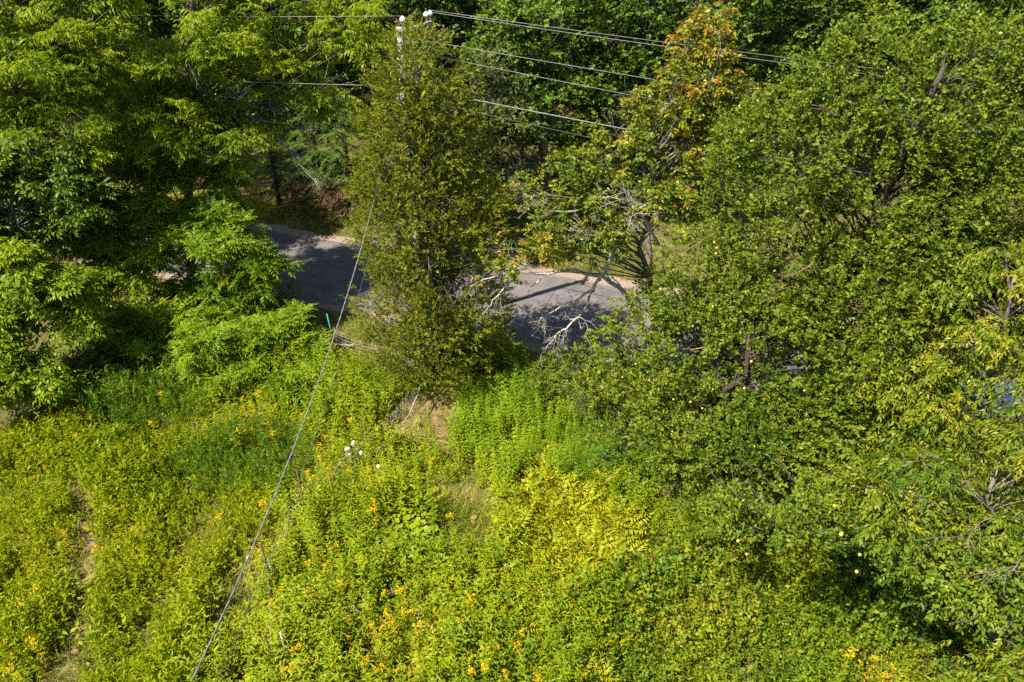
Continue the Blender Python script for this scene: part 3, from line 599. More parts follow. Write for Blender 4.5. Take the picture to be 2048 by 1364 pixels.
# ================================================================== APPLE TREES, RIGHT
rng = np.random.RandomState(44)
def shoots(lv, lobes, n, rng, zmin):
    L_ = np.array(lobes); k = rng.randint(0, len(L_), n); u = rand_dirs(rng, n, .35); p = L_[k, :3] + u * L_[k, 3:4] * 1.0
    lv.add(T['shoot'], p, UP + u * .4 + rng.randn(n, 3) * .15, rng.randn(n, 3), rng.uniform(.8, 1.3, n), .6, .15, rng)
def apples_on(root, cl, n, rng, pick=None):
    tb = Tubes(); base = np.array(root.location)
    for i in rng.choice(len(cl), n):
        p = cl[i] + rand_dirs(rng, 1, -.6)[0] * .62; s = rng.uniform(.028, .042)
        tb.add([p + [0, 0, -s], p + [0, 0, -.6 * s], p, p + [0, 0, .6 * s], p + [0, 0, .95 * s]], [s * .35, s * .82, s, s * .85, s * .25], 7)
    tag(tb.build('apples', M['fruit'], root, base), kind='stuff')
AP = dict(leaf='apple', temps=T['apple'], rc=.80, per=112, jrc=.2, flat=.85, shell=(.55, .98), cshell=.5, gapn=.44, gaps=.85, core=20, droop=0, tint=(.5, .2), jit=.13, bark='dark_bark', tilt=.55)
back_l = [(1720, 190, 102, 17.5), (1600, 250, 88, 18), (1520, 330, 93, 18), (1640, 380, 120, 17), (1800, 300, 120, 17), (1890, 190, 111, 17), (2010, 190, 111, 17), (1950, 330, 120, 16.5), (1800, 470, 120, 16), (1960, 460, 102, 15.8), (1480, 440, 83, 18), (1620, 540, 102, 16.5), (2100, 320, 139, 16.5), (1440, 540, 74, 18), (2140, 130, 111, 17), (1740, 600, 102, 15.6), (1860, 600, 93, 15.4), (1720, 720, 95, 15.2), (1650, 640, 90, 16.0), (1690, 800, 75, 14.8), (1760, 830, 60, 14.4), (1980, 560, 93, 15.6), (1800, 740, 74, 15)]
r = cnt('apple_back', make_tree('apple_tree', 'very large apple tree with upright shoots filling the upper right', (9.3, 17.2, 0), [lobe(*l) for l in back_l], rng=rng, trunk_r=.24, cover=.72, **AP))
lv = Leaves(); shoots(lv, [lobe(*l) for l in back_l], 1100, rng, 6); lv.build('shoots', M['apple'], r[0], np.array(r[0].location)); apples_on(r[0], r[1], 55, rng); apple_back = r[0]
front_l = [(1330, 640, 85, 17.9), (1250, 710, 62, 17.6), (1420, 740, 110, 16.8), (1330, 820, 90, 16.0), (1520, 640, 95, 16.8), (1560, 800, 110, 15.4), (1285, 880, 52, 15.2), (1390, 920, 85, 14.6), (1520, 940, 90, 13.9), (1640, 900, 80, 14.0), (1420, 1010, 50, 13.2), (1530, 1030, 52, 12.8), (1650, 690, 90, 15.8), (1200, 750, 38, 18.0), (1600, 1010, 45, 12.9), (1450, 640, 80, 17.2), (1540, 680, 80, 16.8), (1480, 620, 70, 17.6), (1480, 830, 80, 15.8), (1630, 780, 80, 15.6), (1560, 890, 80, 14.8), (1570, 1055, 55, 10.2), (1650, 1070, 50, 9.8), (1490, 1050, 45, 11.2)]
r = cnt('apple_front', make_tree('apple_tree', 'apple tree dotted with small yellow apples leaning over the meadow', (6.2, 15.6, 0), [lobe(*l) for l in front_l], rng=rng, trunk_r=.2, cover=.75, **AP))
apples_on(r[0], r[1], 110, rng); apple_front = r[0]
for p, q_, ln, rad in [((1380, 700, 16.5), (1560, 690, 16), 2.2, .02), ((1500, 620, 16.5), (1560, 560, 16), 1.6, .018), ((1400, 960, 14.6), (1350, 1000, 14), 1.4, .018), ((1600, 980, 14), (1710, 950, 13.6), 1.8, .018), ((1350, 960, 15), (1310, 990, 14.6), 1.2, .016), ((1640, 520, 16), (1570, 540, 15.6), 1.4, .018), ((1660, 640, 15.6), (1690, 560, 15.2), 1.4, .016), ((1420, 470, 17.5), (1380, 500, 17), 1.4, .016), ((1540, 730, 15.5), (1480, 700, 15), 1.3, .015), ((1380, 980, 14.4), (1420, 940, 14.0), 1.3, .016), ((1700, 700, 15.5), (1690, 620, 15), 1.5, .016), ((1250, 740, 18), (1330, 735, 17.3), 1.4, .014)]:
    a0 = at(*p); a1 = at(*q_); tb = Tubes(); twiggy(tb, rng, a0, a1 - a0, ln, rad, 2, 6, 0, 4, .2)
    tb.build('bare_twig', M['twig'], apple_front, np.array(apple_front.location))

# ================================================================== CHERRY TREES AND VINES, FAR RIGHT
rng = np.random.RandomState(55)
CHK = dict(leaf='cherry', temps=T['cherry'], rc=.52, per=44, flat=.55, droop=.25, tint=(.5, .2), jit=.12, bark='bark', tilt=.4)
cnt('ch1', make_tree('cherry_tree', 'yellow-green cherry with drooping leaves in front of the vehicle at the right edge', (12.6, 13.6, 0), [lobe(*l) for l in [(1770, 740, 60, 14.4), (1900, 610, 80, 14.5), (1990, 560, 85, 14.5), (2060, 640, 90, 14), (1830, 680, 70, 14.3), (1940, 720, 60, 13.8), (2080, 520, 90, 15), (1800, 780, 55, 14), (1870, 860, 60, 13.4), (1780, 880, 45, 13.6), (2060, 900, 60, 13), (1950, 930, 65, 12.8), (2140, 760, 80, 13), (2010, 690, 60, 13.6), (1880, 780, 55, 13.6), (1830, 930, 50, 13.2)]], rng=rng, trunk_r=.16, cover=.75, gapn=.44, **CHK))
cnt('ch2', make_tree('cherry_tree', 'lower cherry with tiered leafy sprays above the dark thicket at the right', (11.6, 10.0, 0), [lobe(*l) for l in [(1850, 970, 90, 10.6), (1740, 1000, 70, 10.2), (1990, 1010, 100, 10.2), (1660, 990, 50, 11.0), (1830, 1080, 70, 9.6), (2090, 930, 110, 10.6), (1940, 1110, 80, 9.4), (2060, 1120, 90, 9.2), (1900, 1190, 50, 9.0), (2000, 1200, 60, 8.8)]], rng=rng, trunk_r=.13, cover=.8, gapn=.49, gaps=.6, **{**CHK, 'tint': (.38, .2)}))
cnt('ch3', make_tree('cherry_tree', 'small cherry spray reaching in at the bottom right corner', (11.0, 7.8, 0), [lobe(*l) for l in [(2050, 1290, 75, 8.2), (1975, 1345, 50, 8.0), (2110, 1380, 90, 7.8)]], rng=rng, trunk_r=.09, cover=.8, gapn=.48, gaps=.55, **{**CHK, 'tint': (.42, .2)}))
gv = cnt('grape', make_tree('grape_vine', 'broad leaved vine hanging over bare twigs at the lower right', (10.6, 10.6, 0), [lobe(*l) for l in [(1870, 1150, 42, 9.0), (1940, 1170, 50, 8.8), (1950, 1230, 40, 8.6), (2000, 1150, 45, 8.9)]], rng=rng, leaf='maple_pale', temps=T['grape'], rc=.40, per=20, flat=.7, size=.8, trunk_r=.05, cover=.85, cat='vine', tint=(.5, .25)))
for p, q_, ln, rad in [((2040, 1130, 8.6), (1950, 1160, 8.2), 1.5, .025), ((1960, 1230, 8.1), (1890, 1235, 7.9), 1.0, .018), ((1990, 1030, 9.3), (1925, 1042, 9.0), 1.3, .03), ((1930, 1075, 8.9), (1830, 1075, 8.7), 1.2, .018), ((2048, 1110, 8.7), (2000, 1150, 8.3), 1.2, .025), ((1920, 1030, 9.2), (1800, 960, 9.2), 2.0, .016)]:
    a0 = at(*p); a1 = at(*q_); tb = Tubes(); twiggy(tb, rng, a0, a1 - a0, ln, rad * .6, 1, 5, 0, 4, .2)
    tb.build('dead_branch', M['bark'], gv[0], np.array(gv[0].location))
DK = [((1640, 1120), [(1640, 1090, 50, 13.2), (1600, 1140, 40, 12.8)], 'blue', .55, 'bluish shaded bush below the apple tree'),  # skylight shade is painted into this bush's leaf colour
      ((1720, 1200), [(1710, 1140, 55, 12.2), (1750, 1210, 60, 11.6), (1680, 1210, 40, 11.8)], 'blue', .55, 'dark shaded thicket under the cherry branches'),  # leaf colour carries painted shade besides the canopy's own
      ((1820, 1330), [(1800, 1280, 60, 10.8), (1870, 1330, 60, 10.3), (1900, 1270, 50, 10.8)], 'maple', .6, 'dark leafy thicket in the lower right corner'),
      ((1230, 960), [(1230, 930, 45, 16.2), (1280, 990, 50, 15.2)], 'blue', .5, 'shaded bush at the left foot of the apple tree'),  # stands in sun; its dark leaf colour imitates shade
      ((1330, 1000), [(1340, 980, 50, 15), (1290, 1040, 40, 14.4)], 'apple', .8, 'low leafy bush along the meadow edge below the apple tree'),
      ((1110, 720), [(1110, 745, 42, 19.8), (1170, 770, 50, 19), (1080, 790, 30, 19)], 'apple', .8, 'green bush by the road under the dead branches'),
      ((1200, 830), [(1190, 820, 45, 18), (1230, 850, 45, 17.4)], 'apple', .8, 'leafy bush between the upright weeds and the apple tree')]
for b_, ls, mm, sz, lab in DK:
    cnt(lab, make_tree('leafy_bush', lab, g(*b_), [lobe(*l) for l in ls], rng=rng, leaf=mm, temps=T['maple'] if mm != 'apple' else T['apple'], rc=.4, per=22, size=sz, tint=(.5, .25), trunk_r=.035, cover=.9, cat='bush', zmin=.15))

# ================================================================== WOODS BEYOND THE ROAD
rng = np.random.RandomState(66)
def forest_proto(seed, leaf, h, rmax, rc=.95, per=22, flat=.38, size=1.25, tint=(.5, .22), tier=True, temps=None):
    q = np.random.RandomState(seed); lobes = []
    for k in range(9):
        zz = h * (.28 + .66 * (k + .5) / 9); rr_ = rmax * math.sin(math.pi * min(.97, .18 + .75 * (k + .5) / 9)) ** .8; a = q.uniform(0, 6.28); o = rmax * .38 * (1 - .5 * k / 9)
        lobes.append((o * math.cos(a), o * math.sin(a), zz, rr_ * .72, .75))
    r = make_tree('forest_tree', 'x', (0, 0, 0), lobes, rng=q, leaf=leaf, temps=temps or T['maple'], rc=rc, per=per, flat=flat, size=size, tint=tint, trunk_r=.17, bark='bark', cover=.7, twigs=2, gaps=1.25, gapn=.47, group='trees in the woods beyond the road', zlo=-.7)
    LEAFCOUNT['proto%d' % seed] = r[2]; return r[0]
protos = {'a': forest_proto(101, 'maple', 16, 4.0), 'b': forest_proto(102, 'maple', 18, 3.6), 'c': forest_proto(103, 'maple_pale', 15, 3.7), 'd': forest_proto(104, 'olive', 12, 2.7, .75, 24, .45, .8), 'e': forest_proto(105, 'maple_pale', 9, 2.3, .7, 20, .45, 1.1)}
used = set()
def ft(kind, x, y, label, s=1.0, rz=None, dz=0.0):
    src = protos[kind]; o = copy_tree(src) if kind in used else src; used.add(kind)
    o.location = (x, y, dz); o.rotation_euler = (0, 0, rng.uniform(0, 6.28) if rz is None else rz); o.scale = (s * rng.uniform(.92, 1.1), s * rng.uniform(.92, 1.1), s); o['label'] = label
    return o
FT = [('d', 880, 470, 'olive leaved thin tree with twiggy lower trunk right behind the cedar', .95), ('d', 985, 460, 'sparse olive tree with a dark trunk right of the cedar', .85),
      ('a', 1040, 420, 'dark maple with a stout grey trunk behind the thick telephone cable', .8), ('b', 1150, 405, 'maple with layered branches above the orange tree', .8),
      ('a', 1260, 400, 'dark blue-green maple behind the top of the orange tree', .85), ('c', 1080, 360, 'pale maple behind the broken snag', .95), ('b', 930, 370, 'maple behind the power lines right of the pole', .95),
      ('c', 800, 380, 'maple directly behind the utility pole', 1.0), ('a', 690, 385, 'maple between the walnut and the utility pole', .95), ('b', 560, 380, 'maple glimpsed through the walnut crown', 1.0), ('a', 1380, 380, 'tall maple behind the orange tree crown', .95),
      ('b', 1500, 370, 'dark maple right of the orange tree', .9), ('c', 1600, 360, 'maple with a pale visible trunk above the apple shoots', .95), ('a', 1720, 350, 'yellowish maple above the apple tree', .95), ('c', 1850, 350, 'bright maple at the top right', 1.0), ('b', 1980, 340, 'maple in the top right corner', 1.0), ('c', 2120, 330, 'maple past the top right corner', 1.0),
      ('a', 430, 370, 'maple in the woods behind the big walnut', 1.0), ('c', 280, 360, 'maple behind the left walnut crowns', 1.0), ('b', 120, 350, 'maple in the woods behind the top left corner', 1.0), ('a', -60, 345, 'maple past the left edge', 1.0), ('e', 1150, 425, 'low young maple at the wood edge above the grass verge', .7), ('e', 1330, 440, 'young maple hidden behind the orange leaves', .8), ('e', 1460, 440, 'young maple in the gap between the orange tree and the apple shoots', .85)]
for k, px, py, lab, s in FT:
    p = g(px, py); ft(k, p[0], p[1], lab, s)
for i, x in enumerate(np.arange(-52, 60, 5.2)):
    ft('abcb'[i % 4], x + rng.uniform(-1.2, 1.2), 52 + rng.uniform(-2, 2) - x * .12, 'forest tree standing deeper in the woods beyond the road', rng.uniform(.95, 1.15))
for i, x in enumerate(np.arange(-66, 72, 6.5)):
    ft('bac'[i % 3], x + rng.uniform(-1.5, 1.5), 61 + rng.uniform(-2, 2) - x * .1, 'forest tree standing deeper in the woods beyond the road', rng.uniform(1.1, 1.3))
# hemlocks with dead lower needles, left of the cedar
def hemlock(px, py, h, rmax, label, dead):
    b = g(px, py); root = empty('hemlock_tree', b.tolist(), label, 'tree'); tb = Tubes(); tb.add([[0, 0, 0], [0.05, 0, h * .5], [0, 0, h]], [.15, .10, .02], 7); lv = Leaves(); ld = Leaves()
    for i in range(70):
        z = h * (.1 + .88 * i / 70); L_ = rmax * (1 - z / h) ** .7 * rng.uniform(.7, 1.1) + .3; a = i * 2.4 + rng.randn() * .3; d = np.array([math.cos(a), math.sin(a), -.12])
        e = np.array([0, 0, z]) + d * L_; tb.add([[0, 0, z], np.array([0, 0, z]) + d * L_ * .5 + [0, 0, .06 * L_], e], [.03, .02, .008], 4)
        n = int(7 * L_) + 3; tt = rng.uniform(.25, 1.0, (n, 1)); pos = np.array([0, 0, z]) + d * L_ * tt + rng.randn(n, 3) * [.16, .16, .05]
        sd = rng.choice([-1, 1], (n, 1)); ax = d + sd * np.array([-d[1], d[0], 0]) * .8 + rng.randn(n, 3) * .15 + [0, 0, -.15]
        (ld if z < h * dead else lv).add(T['hemlock'], pos, ax, UP + rng.randn(n, 3) * .2, rng.uniform(.7, 1.2, n), .5 + .2 * rng.randn(n), .12, rng)
    tb.build('trunk', M['dark_bark'], root)
    lv.build('crown', M['hemlock'], root)
    if ld.v: o = ld.build('dead_needles', M['brown_needle'], root); o['label'] = 'brown dead lower needles'
hemlock(560, 410, 9.5, 2.6, 'dark hemlock in shade behind the bare walnut twigs', .2)
hemlock(650, 425, 8.5, 2.3, 'hemlock with brown dead lower needles left of the cedar', .3)
hemlock(705, 435, 7.5, 2.0, 'small dark hemlock touching the left side of the cedar', .3)
hemlock(610, 385, 10.5, 2.6, 'hemlock with drooping green tiers deeper in the shade', .1)
hemlock(470, 395, 10, 2.6, 'hemlock half hidden by the walnut limbs', .2)
# broken snag and standing trunks at the wood edge
sn = empty('dead_snag', g(1105, 430).tolist(), 'broken bare trunk leaning left under the neutral wire', 'tree'); tb = Tubes(); o_ = np.array(sn.location)
tb.add(np.array([g(1105, 430), at(1085, 260, 36.5), at(1062, 200, 36), at(1030, 172, 35.7), at(1000, 152, 35.5)]), [.2, .17, .15, .13, .11], 7); tb.build('trunk', M['bark'], sn, o_)
tb = Tubes()
for i in range(8): twiggy(tb, rng, at(1075, 230, 38.8) + rng.randn(3) * .3, rng.randn(3), 1.6, .03, 1, 4)
tb.build('branch_stubs', M['bark'], sn, o_)
for px, py, ty, r_, lab in [(1042, 405, 215, .26, 'stout grey trunk with a vine covered top right of the sparse olive tree'), (988, 440, 290, .12, 'thin dark dead trunk with twigs behind the yellow sapling'), (960, 425, 300, .09, 'thin bare stem in the dark gap right of the cedar'), (690, 415, 280, .12, 'reddish dead trunk in the shade left of the cedar'), (1565, 370, 20, .2, 'pale trunk standing in the woods above the apple shoots'), (1290, 585, 430, .17, 'dark trunk beside the far edge of the road behind the dead branches')]:
    b = g(px, py); top = at(px + 3, ty, b[1] + .3); tb = Tubes(); o = empty('bare_trunk', b.tolist(), lab, 'tree trunk'); n = 7
    tb.add(wander(rng, b, top, n, .15), np.linspace(r_, r_ * .6, n), 7); tb.build('trunk', M['bark'], o, b); tb = Tubes()
    for i in range(9):
        z = rng.uniform(.25, 1); twiggy(tb, rng, b + (top - b) * z, np.array([rng.randn(), -abs(rng.randn()) * .6, .2]), 1.3, .022, 1, 5)
    tb.build('twigs', M['bark'], o, b)
cnt('sap', make_tree('maple_sapling', 'bright yellow sapling at the wood edge right of the cedar', g(995, 470), [lobe(990, 385, 22, 33.6), (lobe(1005, 410, 18, 33.4)), lobe(985, 420, 16, 33.4)], rng=rng, leaf='fern', temps=T['maple'], rc=.45, per=16, size=.9, trunk_r=.03, cover=.7, tint=(.45, .2), zmin=.2))
cnt('vine', make_tree('creeper', 'bright green creeper clothing the stout grey trunk', g(1035, 408), [lobe(1015, 195, 32, 39), lobe(1010, 235, 28, 39), lobe(1005, 120, 24, 39.4), lobe(1030, 240, 20, 39)], rng=rng, leaf='grape', temps=T['grape'], rc=.5, per=16, size=1.1, trunk_r=.05, cover=.8, cat='vine', tint=(.55, .2)))

# ================================================================== UNDERGROWTH AND VERGES
rng = np.random.RandomState(77)
def scatter(n, xr, yr, fn):
    x = rng.uniform(*xr, n); y = rng.uniform(*yr, n); k = fn(x, y); return x[k], y[k]
lv = Leaves()
x, y = scatter(10000, (-34, 24), (20, 48), lambda x, y: (road_n(x, y) > 7.9) & (road_n(x, y) < 15))
z = rng.uniform(.1, 1.0, len(x)) * np.clip((road_n(x, y) - 8) / 3, .3, 1.2) * (.4 + 1.2 * vnoise(x, y, 2, 5))
lv.add(T['maple'], np.stack([x, y, z], 1), rng.randn(len(x), 3) * [1, 1, .3], UP + rng.randn(len(x), 3) * .4, rng.uniform(.6, 1.1, len(x)), .35 + .5 * vnoise(x, y, 1.5, 6) + .15, .12, rng)
tag(lv.build('undergrowth', M['maple_pale']), 'low leafy undergrowth along the wood edge beyond the road', 'undergrowth', kind='stuff')
lv = Leaves()
def verge(x, y): n = road_n(x, y); return ((n > 6.35 + .5 * vnoise(x, y, .6, 2)) & (n < 9.6)) | ((n < -.12 - .3 * vnoise(x, y, .5, 3)) & (n > np.where((x < -2.5) & (x > -9.5), -4.2, -2.6)))
x, y = scatter(36000, (-34, 26), (10, 48), verge); nn = road_n(x, y)
k = rng.rand(len(x)) < np.clip(.35 + np.abs(np.where(nn > 0, nn - 6.5, nn)) * .8, 0, 1); x, y = x[k], y[k]
lv.add(T['grass'], np.stack([x, y, 0 * x], 1), rng.randn(len(x), 3) * [1, 1, 0], UP + rng.randn(len(x), 3) * .12, rng.uniform(.45, .95, len(x)) * (.7 + .6 * vnoise(x, y, 1.2, 7)), .42 + .45 * vnoise(x, y, .9, 8), .12, rng)
tag(lv.build('verge_grass', M['grass']), 'grass and low weeds along both road verges', 'grass', kind='stuff'); LEAFCOUNT['verge'] = lv.count()

lv = Leaves(); rl = np.random.RandomState(71); n = 2600; s_ = rl.uniform(-30, 25, n); e_ = np.where(rl.rand(n) < .75, np.where(rl.rand(n) < .5, np.abs(rl.randn(n)) * .35, 6 - np.abs(rl.randn(n)) * .35), rl.uniform(0, 6, n))
pl = P0 + E_ * s_[:, None] + Nn * e_[:, None]
lv.add([np.array([kite(.10, .06, .25, .1)])], np.c_[pl, rl.uniform(.016, .03, n)], rl.randn(n, 3) * [1, 1, .1], UP + rl.randn(n, 3) * .25, rl.uniform(.5, 1.1, n), rl.rand(n), .1, rl)
tag(lv.build('leaf_litter', M['litter']), 'scattered dry leaves along the road edges', 'leaves', kind='stuff')

# ================================================================== MEADOW
rng = np.random.RandomState(88)
poly = lambda pts: [g(*p)[:2] for p in pts]
Z = {'dark': [poly([(370, 910), (470, 880), (600, 872), (612, 940), (560, 1000), (440, 1000), (380, 975)]), poly([(170, 800), (330, 770), (430, 830), (420, 870), (300, 880), (170, 850)])],
     'spike': [poly([(905, 810), (1000, 760), (1060, 730), (1210, 800), (1250, 960), (1010, 985), (925, 925)]), poly([(720, 720), (770, 730), (790, 800), (720, 790)])],
     'fern': [poly([(1000, 985), (1060, 945), (1150, 960), (1240, 1050), (1230, 1150), (1100, 1190), (1020, 1140)])],
     'round': [poly([(800, 1020), (880, 1010), (900, 1060), (840, 1100), (830, 1150), (760, 1140), (770, 1080)])],
     'bare': [poly([(800, 800), (900, 770), (925, 850), (900, 910), (850, 900), (800, 880), (760, 900), (750, 870)]), poly([(120, 1290), (150, 1200), (150, 1080), (130, 970), (185, 955), (200, 1100), (205, 1240), (160, 1420), (60, 1420)])],
     'hay': [poly([(875, 960), (985, 985), (1005, 1080), (950, 1100), (880, 1080), (860, 1000)]), poly([(420, 1180), (520, 1100), (560, 1020), (580, 1080), (500, 1240), (420, 1320)])],
     'blue': [poly([(1180, 1130), (1260, 1100), (1420, 1150), (1430, 1200), (1320, 1200), (1200, 1180)])],  # patch of meadow coloured to look partly shaded
     'shrub': [poly([(1130, 1120), (1210, 1060), (1300, 1080), (1420, 1080), (1660, 1160), (1780, 1260), (1950, 1420), (1120, 1420), (1190, 1250)])],
     'thicket': [poly([(1600, 1060), (1665, 1170), (1740, 1270), (1860, 1360), (1960, 1450), (2300, 1450), (2300, 950), (1600, 950)])],
     'field': [poly([(-400, 850), (160, 860), (420, 870), (540, 1000), (530, 1100), (430, 1180), (400, 1450), (-500, 1500)])]}
def zone(x, y):
    out = np.full(len(x), 'golden', dtype=object)
    rj = np.random.RandomState(9); jx = x + (vnoise(x, y, .5, 31) - .5) * .9 + rj.randn(len(x)) * .22; jy = y + (vnoise(x, y, .5, 32) - .5) * .9 + rj.randn(len(x)) * .22
    for nme in ('field', 'shrub', 'thicket', 'blue', 'dark', 'spike', 'fern', 'round', 'hay', 'bare'):
        w_ = .25 if nme in ('bare', 'hay') else 1.0
        for p in Z[nme]: out[inpoly(x + (jx - x) * w_, y + (jy - y) * w_, p)] = nme
    return out
def meadow_ok(x, y): return (road_n(x, y) < -1.6) & ~((x < -2.5) & (x > -9.5) & (road_n(x, y) > -3.6)) & (np.abs(x) < 4.5 + y * .86)
x, y = scatter(34000, (-17, 13), (6.6, 24.5), meadow_ok); zn = zone(x, y)
hmod = .42 + .98 * vnoise(x, y, 1.3, 41) + .3 * vnoise(x, y, .45, 42); gap = vnoise(x, y, .8, 43)
patch = .45 * (vnoise(x, y, 2.2, 44) - .5) + .30 * (vnoise(x, y, .7, 45) - .5)
def put(name, label, sel, keep, temps, m, size, tint, jit, lean=.12, flat=False, cat='weeds', sink=0):
    k = np.isin(zn, sel) & (rng.rand(len(x)) < keep); n = k.sum(); p = np.stack([x[k], y[k], 0 * x[k] + sink], 1); lv = Leaves()
    ax = UP + rng.randn(n, 3) * lean; up = rng.randn(n, 3)
    if flat: ax = rng.randn(n, 3) * [1, 1, .1]; up = UP + rng.randn(n, 3) * .15
    s = size * hmod[k] * rng.uniform(.75, 1.2, n)
    lv.add(temps, p, ax, up, s, tint + patch[k] * 1.0 + rng.randn(n) * .10, jit, rng)
    tag(lv.build(name, M[m]), label, cat, kind='stuff'); LEAFCOUNT[name] = lv.count()
dens = np.where(gap < .18, .35, 1.0)
put('goldenrod_foliage', 'mass of leafy goldenrod stems in the middle of the meadow', ['golden'], .42 * dens, T['golden'], 'golden', 1.1, .5, .13)
put('upright_weeds', 'bright upright weeds with ladder-like leaves in front of the cedar', ['spike'], .9 * dens, T['spike'], 'spike', .95, .5, .12)
put('fine_weeds', 'fine leaved yellow-green weeds covering the left of the meadow', ['field', 'dark'], np.where(zn == 'dark', .22, .85 * np.where(gap < .16, .45, 1)), T['fine'], 'fine', 1.1, .5, .14, .22)
put('feathery_weeds', 'blue-green feathery weeds beside the service cable', ['dark'], .8, T['plume'], 'plume', 1.15, .45, .13, .3)
put('brambles', 'dense small leaved brambles covering the lower right of the meadow', ['shrub', 'golden', 'blue'], np.where(zn == 'golden', .10, np.where(zn == 'blue', .5, 1.0)), T['bramble'], 'bramble', 1.15, .5, .15, .6)
put('bluish_brambles', 'bluish green bramble patch below the ferns', ['blue'], .6, T['bramble'], 'blue', 1.0, .55, .2, .5)  # leaf colour imitates partial shade from the apple branches
put('meadow_grass', 'grass and dry thatch between the meadow weeds', ['golden', 'field', 'hay', 'bare', 'spike', 'shrub', 'round', 'fern'], np.where(np.isin(zn, ['hay']), 1.0, np.where(zn == 'bare', .30, .13)), T['grass'], 'grass', .95, .55, .16, flat=True, cat='grass')

T['carpet'] = [np.concatenate([xf(kite(rt.uniform(.09, .16), rt.uniform(.04, .07), .12, .15), rt.uniform(0, 6.28), R(rt.uniform(-5, 30)), R(rt.randn() * 20), (rt.randn() * .13, rt.randn() * .13, rt.uniform(.0, .35)))[None] for _ in range(10)]) for _ in range(5)]
put('low_weeds', 'low mixed leaves filling the gaps under the taller meadow weeds', ['golden', 'field', 'spike', 'shrub', 'blue', 'dark', 'round', 'fern'], .27, T['carpet'], 'fine', 1.2, .5, .16, flat=True)
put('thicket_floor', 'dark low growth on the ground under the trees at the lower right', ['thicket'], .55, T['bramble'], 'maple', 1.0, .35, .15, .6)  # dark leaf palette paints tree shade onto the floor growth
# goldenrod plants in flower, one by one
def bloom_mesh(seed):
    q = np.random.RandomState(seed); lv = Leaves()
    for k in range(8):
        a = q.uniform(0, 6.28); L_ = q.uniform(.08, .17); n = 6; tt = np.linspace(.15, 1, n)[:, None]; d = np.array([math.cos(a), math.sin(a), .5])
        p = np.array([0, 0, q.uniform(-.08, .10)]) + d * L_ * tt - np.array([0, 0, 1]) * (tt ** 2) * .07
        lv.add([np.array([kite(.042, .034, .2, .1)])], p + q.randn(n, 3) * .012, q.randn(n, 3), UP + q.randn(n, 3) * .5, q.uniform(.8, 1.3, n), .5, .25, q)
    return lv
def gold_proto(seed):
    root = empty('goldenrod', (0, 0, 0), 'goldenrod in bloom with a plume of orange-yellow flowers among the meadow weeds', 'wildflower', 'goldenrods in bloom across the meadow')
    q = np.random.RandomState(seed); lv = Leaves(); lv.add([stem_weed(q, 1.0, 20, .14, .028, 18, .5, .1)], np.zeros((1, 3)), UP[None] + q.randn(1, 3) * .05, q.randn(1, 3), 1.0, .5, .15, q)
    lv.build('stem', M['golden'], root); o = bloom_mesh(seed + 7).build('flower_plume', M['flower'], root, loc=(0, 0, 1.0)); o['kind'] = 'stuff'; o.scale = (.52 + .14 * (seed % 3),) * 3; return root
M['flower_old'] = leaf_mat('fading_bloom', [(0, (.26, .15, .01)), (1, (.42, .27, .02))], .2, .7, .1); M['flower_bud'] = leaf_mat('budding_bloom', [(0, (.24, .24, .006)), (1, (.42, .36, .008))], .25, .7, .1)
gp = [gold_proto(s) for s in (1, 2, 3, 4, 5)]
for k, mm in ((2, 'flower_old'), (4, 'flower_bud')): gp[k].children[1].data.materials[0] = M[mm]; gi = 0
spots = [(905, 1288), (590, 1190), (690, 1275), (770, 1240), (565, 1185), (620, 1182), (745, 1255), (780, 1242), (815, 1230), (700, 1240), (770, 1272), (770, 1180), (720, 1130), (990, 1300), (935, 1345), (850, 1335), (830, 1355), (800, 1340), (755, 1340), (865, 1330), (735, 1325), (610, 1330), (580, 1340), (560, 1345), (640, 1320), (595, 1330), (645, 1240), (590, 1300), (640, 920), (655, 935), (690, 930), (610, 950), (628, 965), (600, 985), (520, 1000), (530, 1010), (650, 955), (700, 950), (745, 940), (560, 1085), (515, 1105), (500, 1090), (570, 1150), (560, 1180), (545, 1200), (1085, 1180), (1030, 1290), (905, 1030), (1750, 1320), (1720, 1330), (1760, 1340), (1700, 1310), (1790, 1345), (480, 830), (510, 825), (540, 860), (500, 855), (470, 870), (560, 820), (450, 840), (600, 830), (520, 790), (490, 800), (300, 850), (320, 780), (420, 860), (90, 930), (150, 880), (60, 960), (200, 1100), (130, 1060), (80, 1190), (50, 1210), (60, 1290), (20, 1310), (30, 1350), (430, 1030), (280, 1060), (200, 915), (260, 920), (650, 880), (630, 890), (760, 860), (700, 850), (850, 860), (870, 930), (745, 980), (755, 1010), (740, 1030), (705, 1075), (640, 1090), (665, 1100), (935, 1195), (870, 1215), (1000, 1225), (660, 1150), (625, 1130), (680, 1165), (800, 1180), (840, 1260), (920, 1250), (965, 1330), (1010, 1350), (1075, 1350), (1050, 1260)]
for px, py in spots:
    for c in range(2 if rng.rand() < .45 else 1):
        p = g(px + rng.uniform(-9, 9), py + rng.uniform(-6, 6), 1.0); o = gp[gi] if gi < 5 else copy_tree(gp[gi % 5]); gi += 1
        o.location = (p[0], p[1], 0); o.rotation_euler = (0, 0, rng.uniform(0, 6.28)); s = rng.uniform(.95, 1.2); o.scale = (s, s, s * rng.uniform(.9, 1.08))
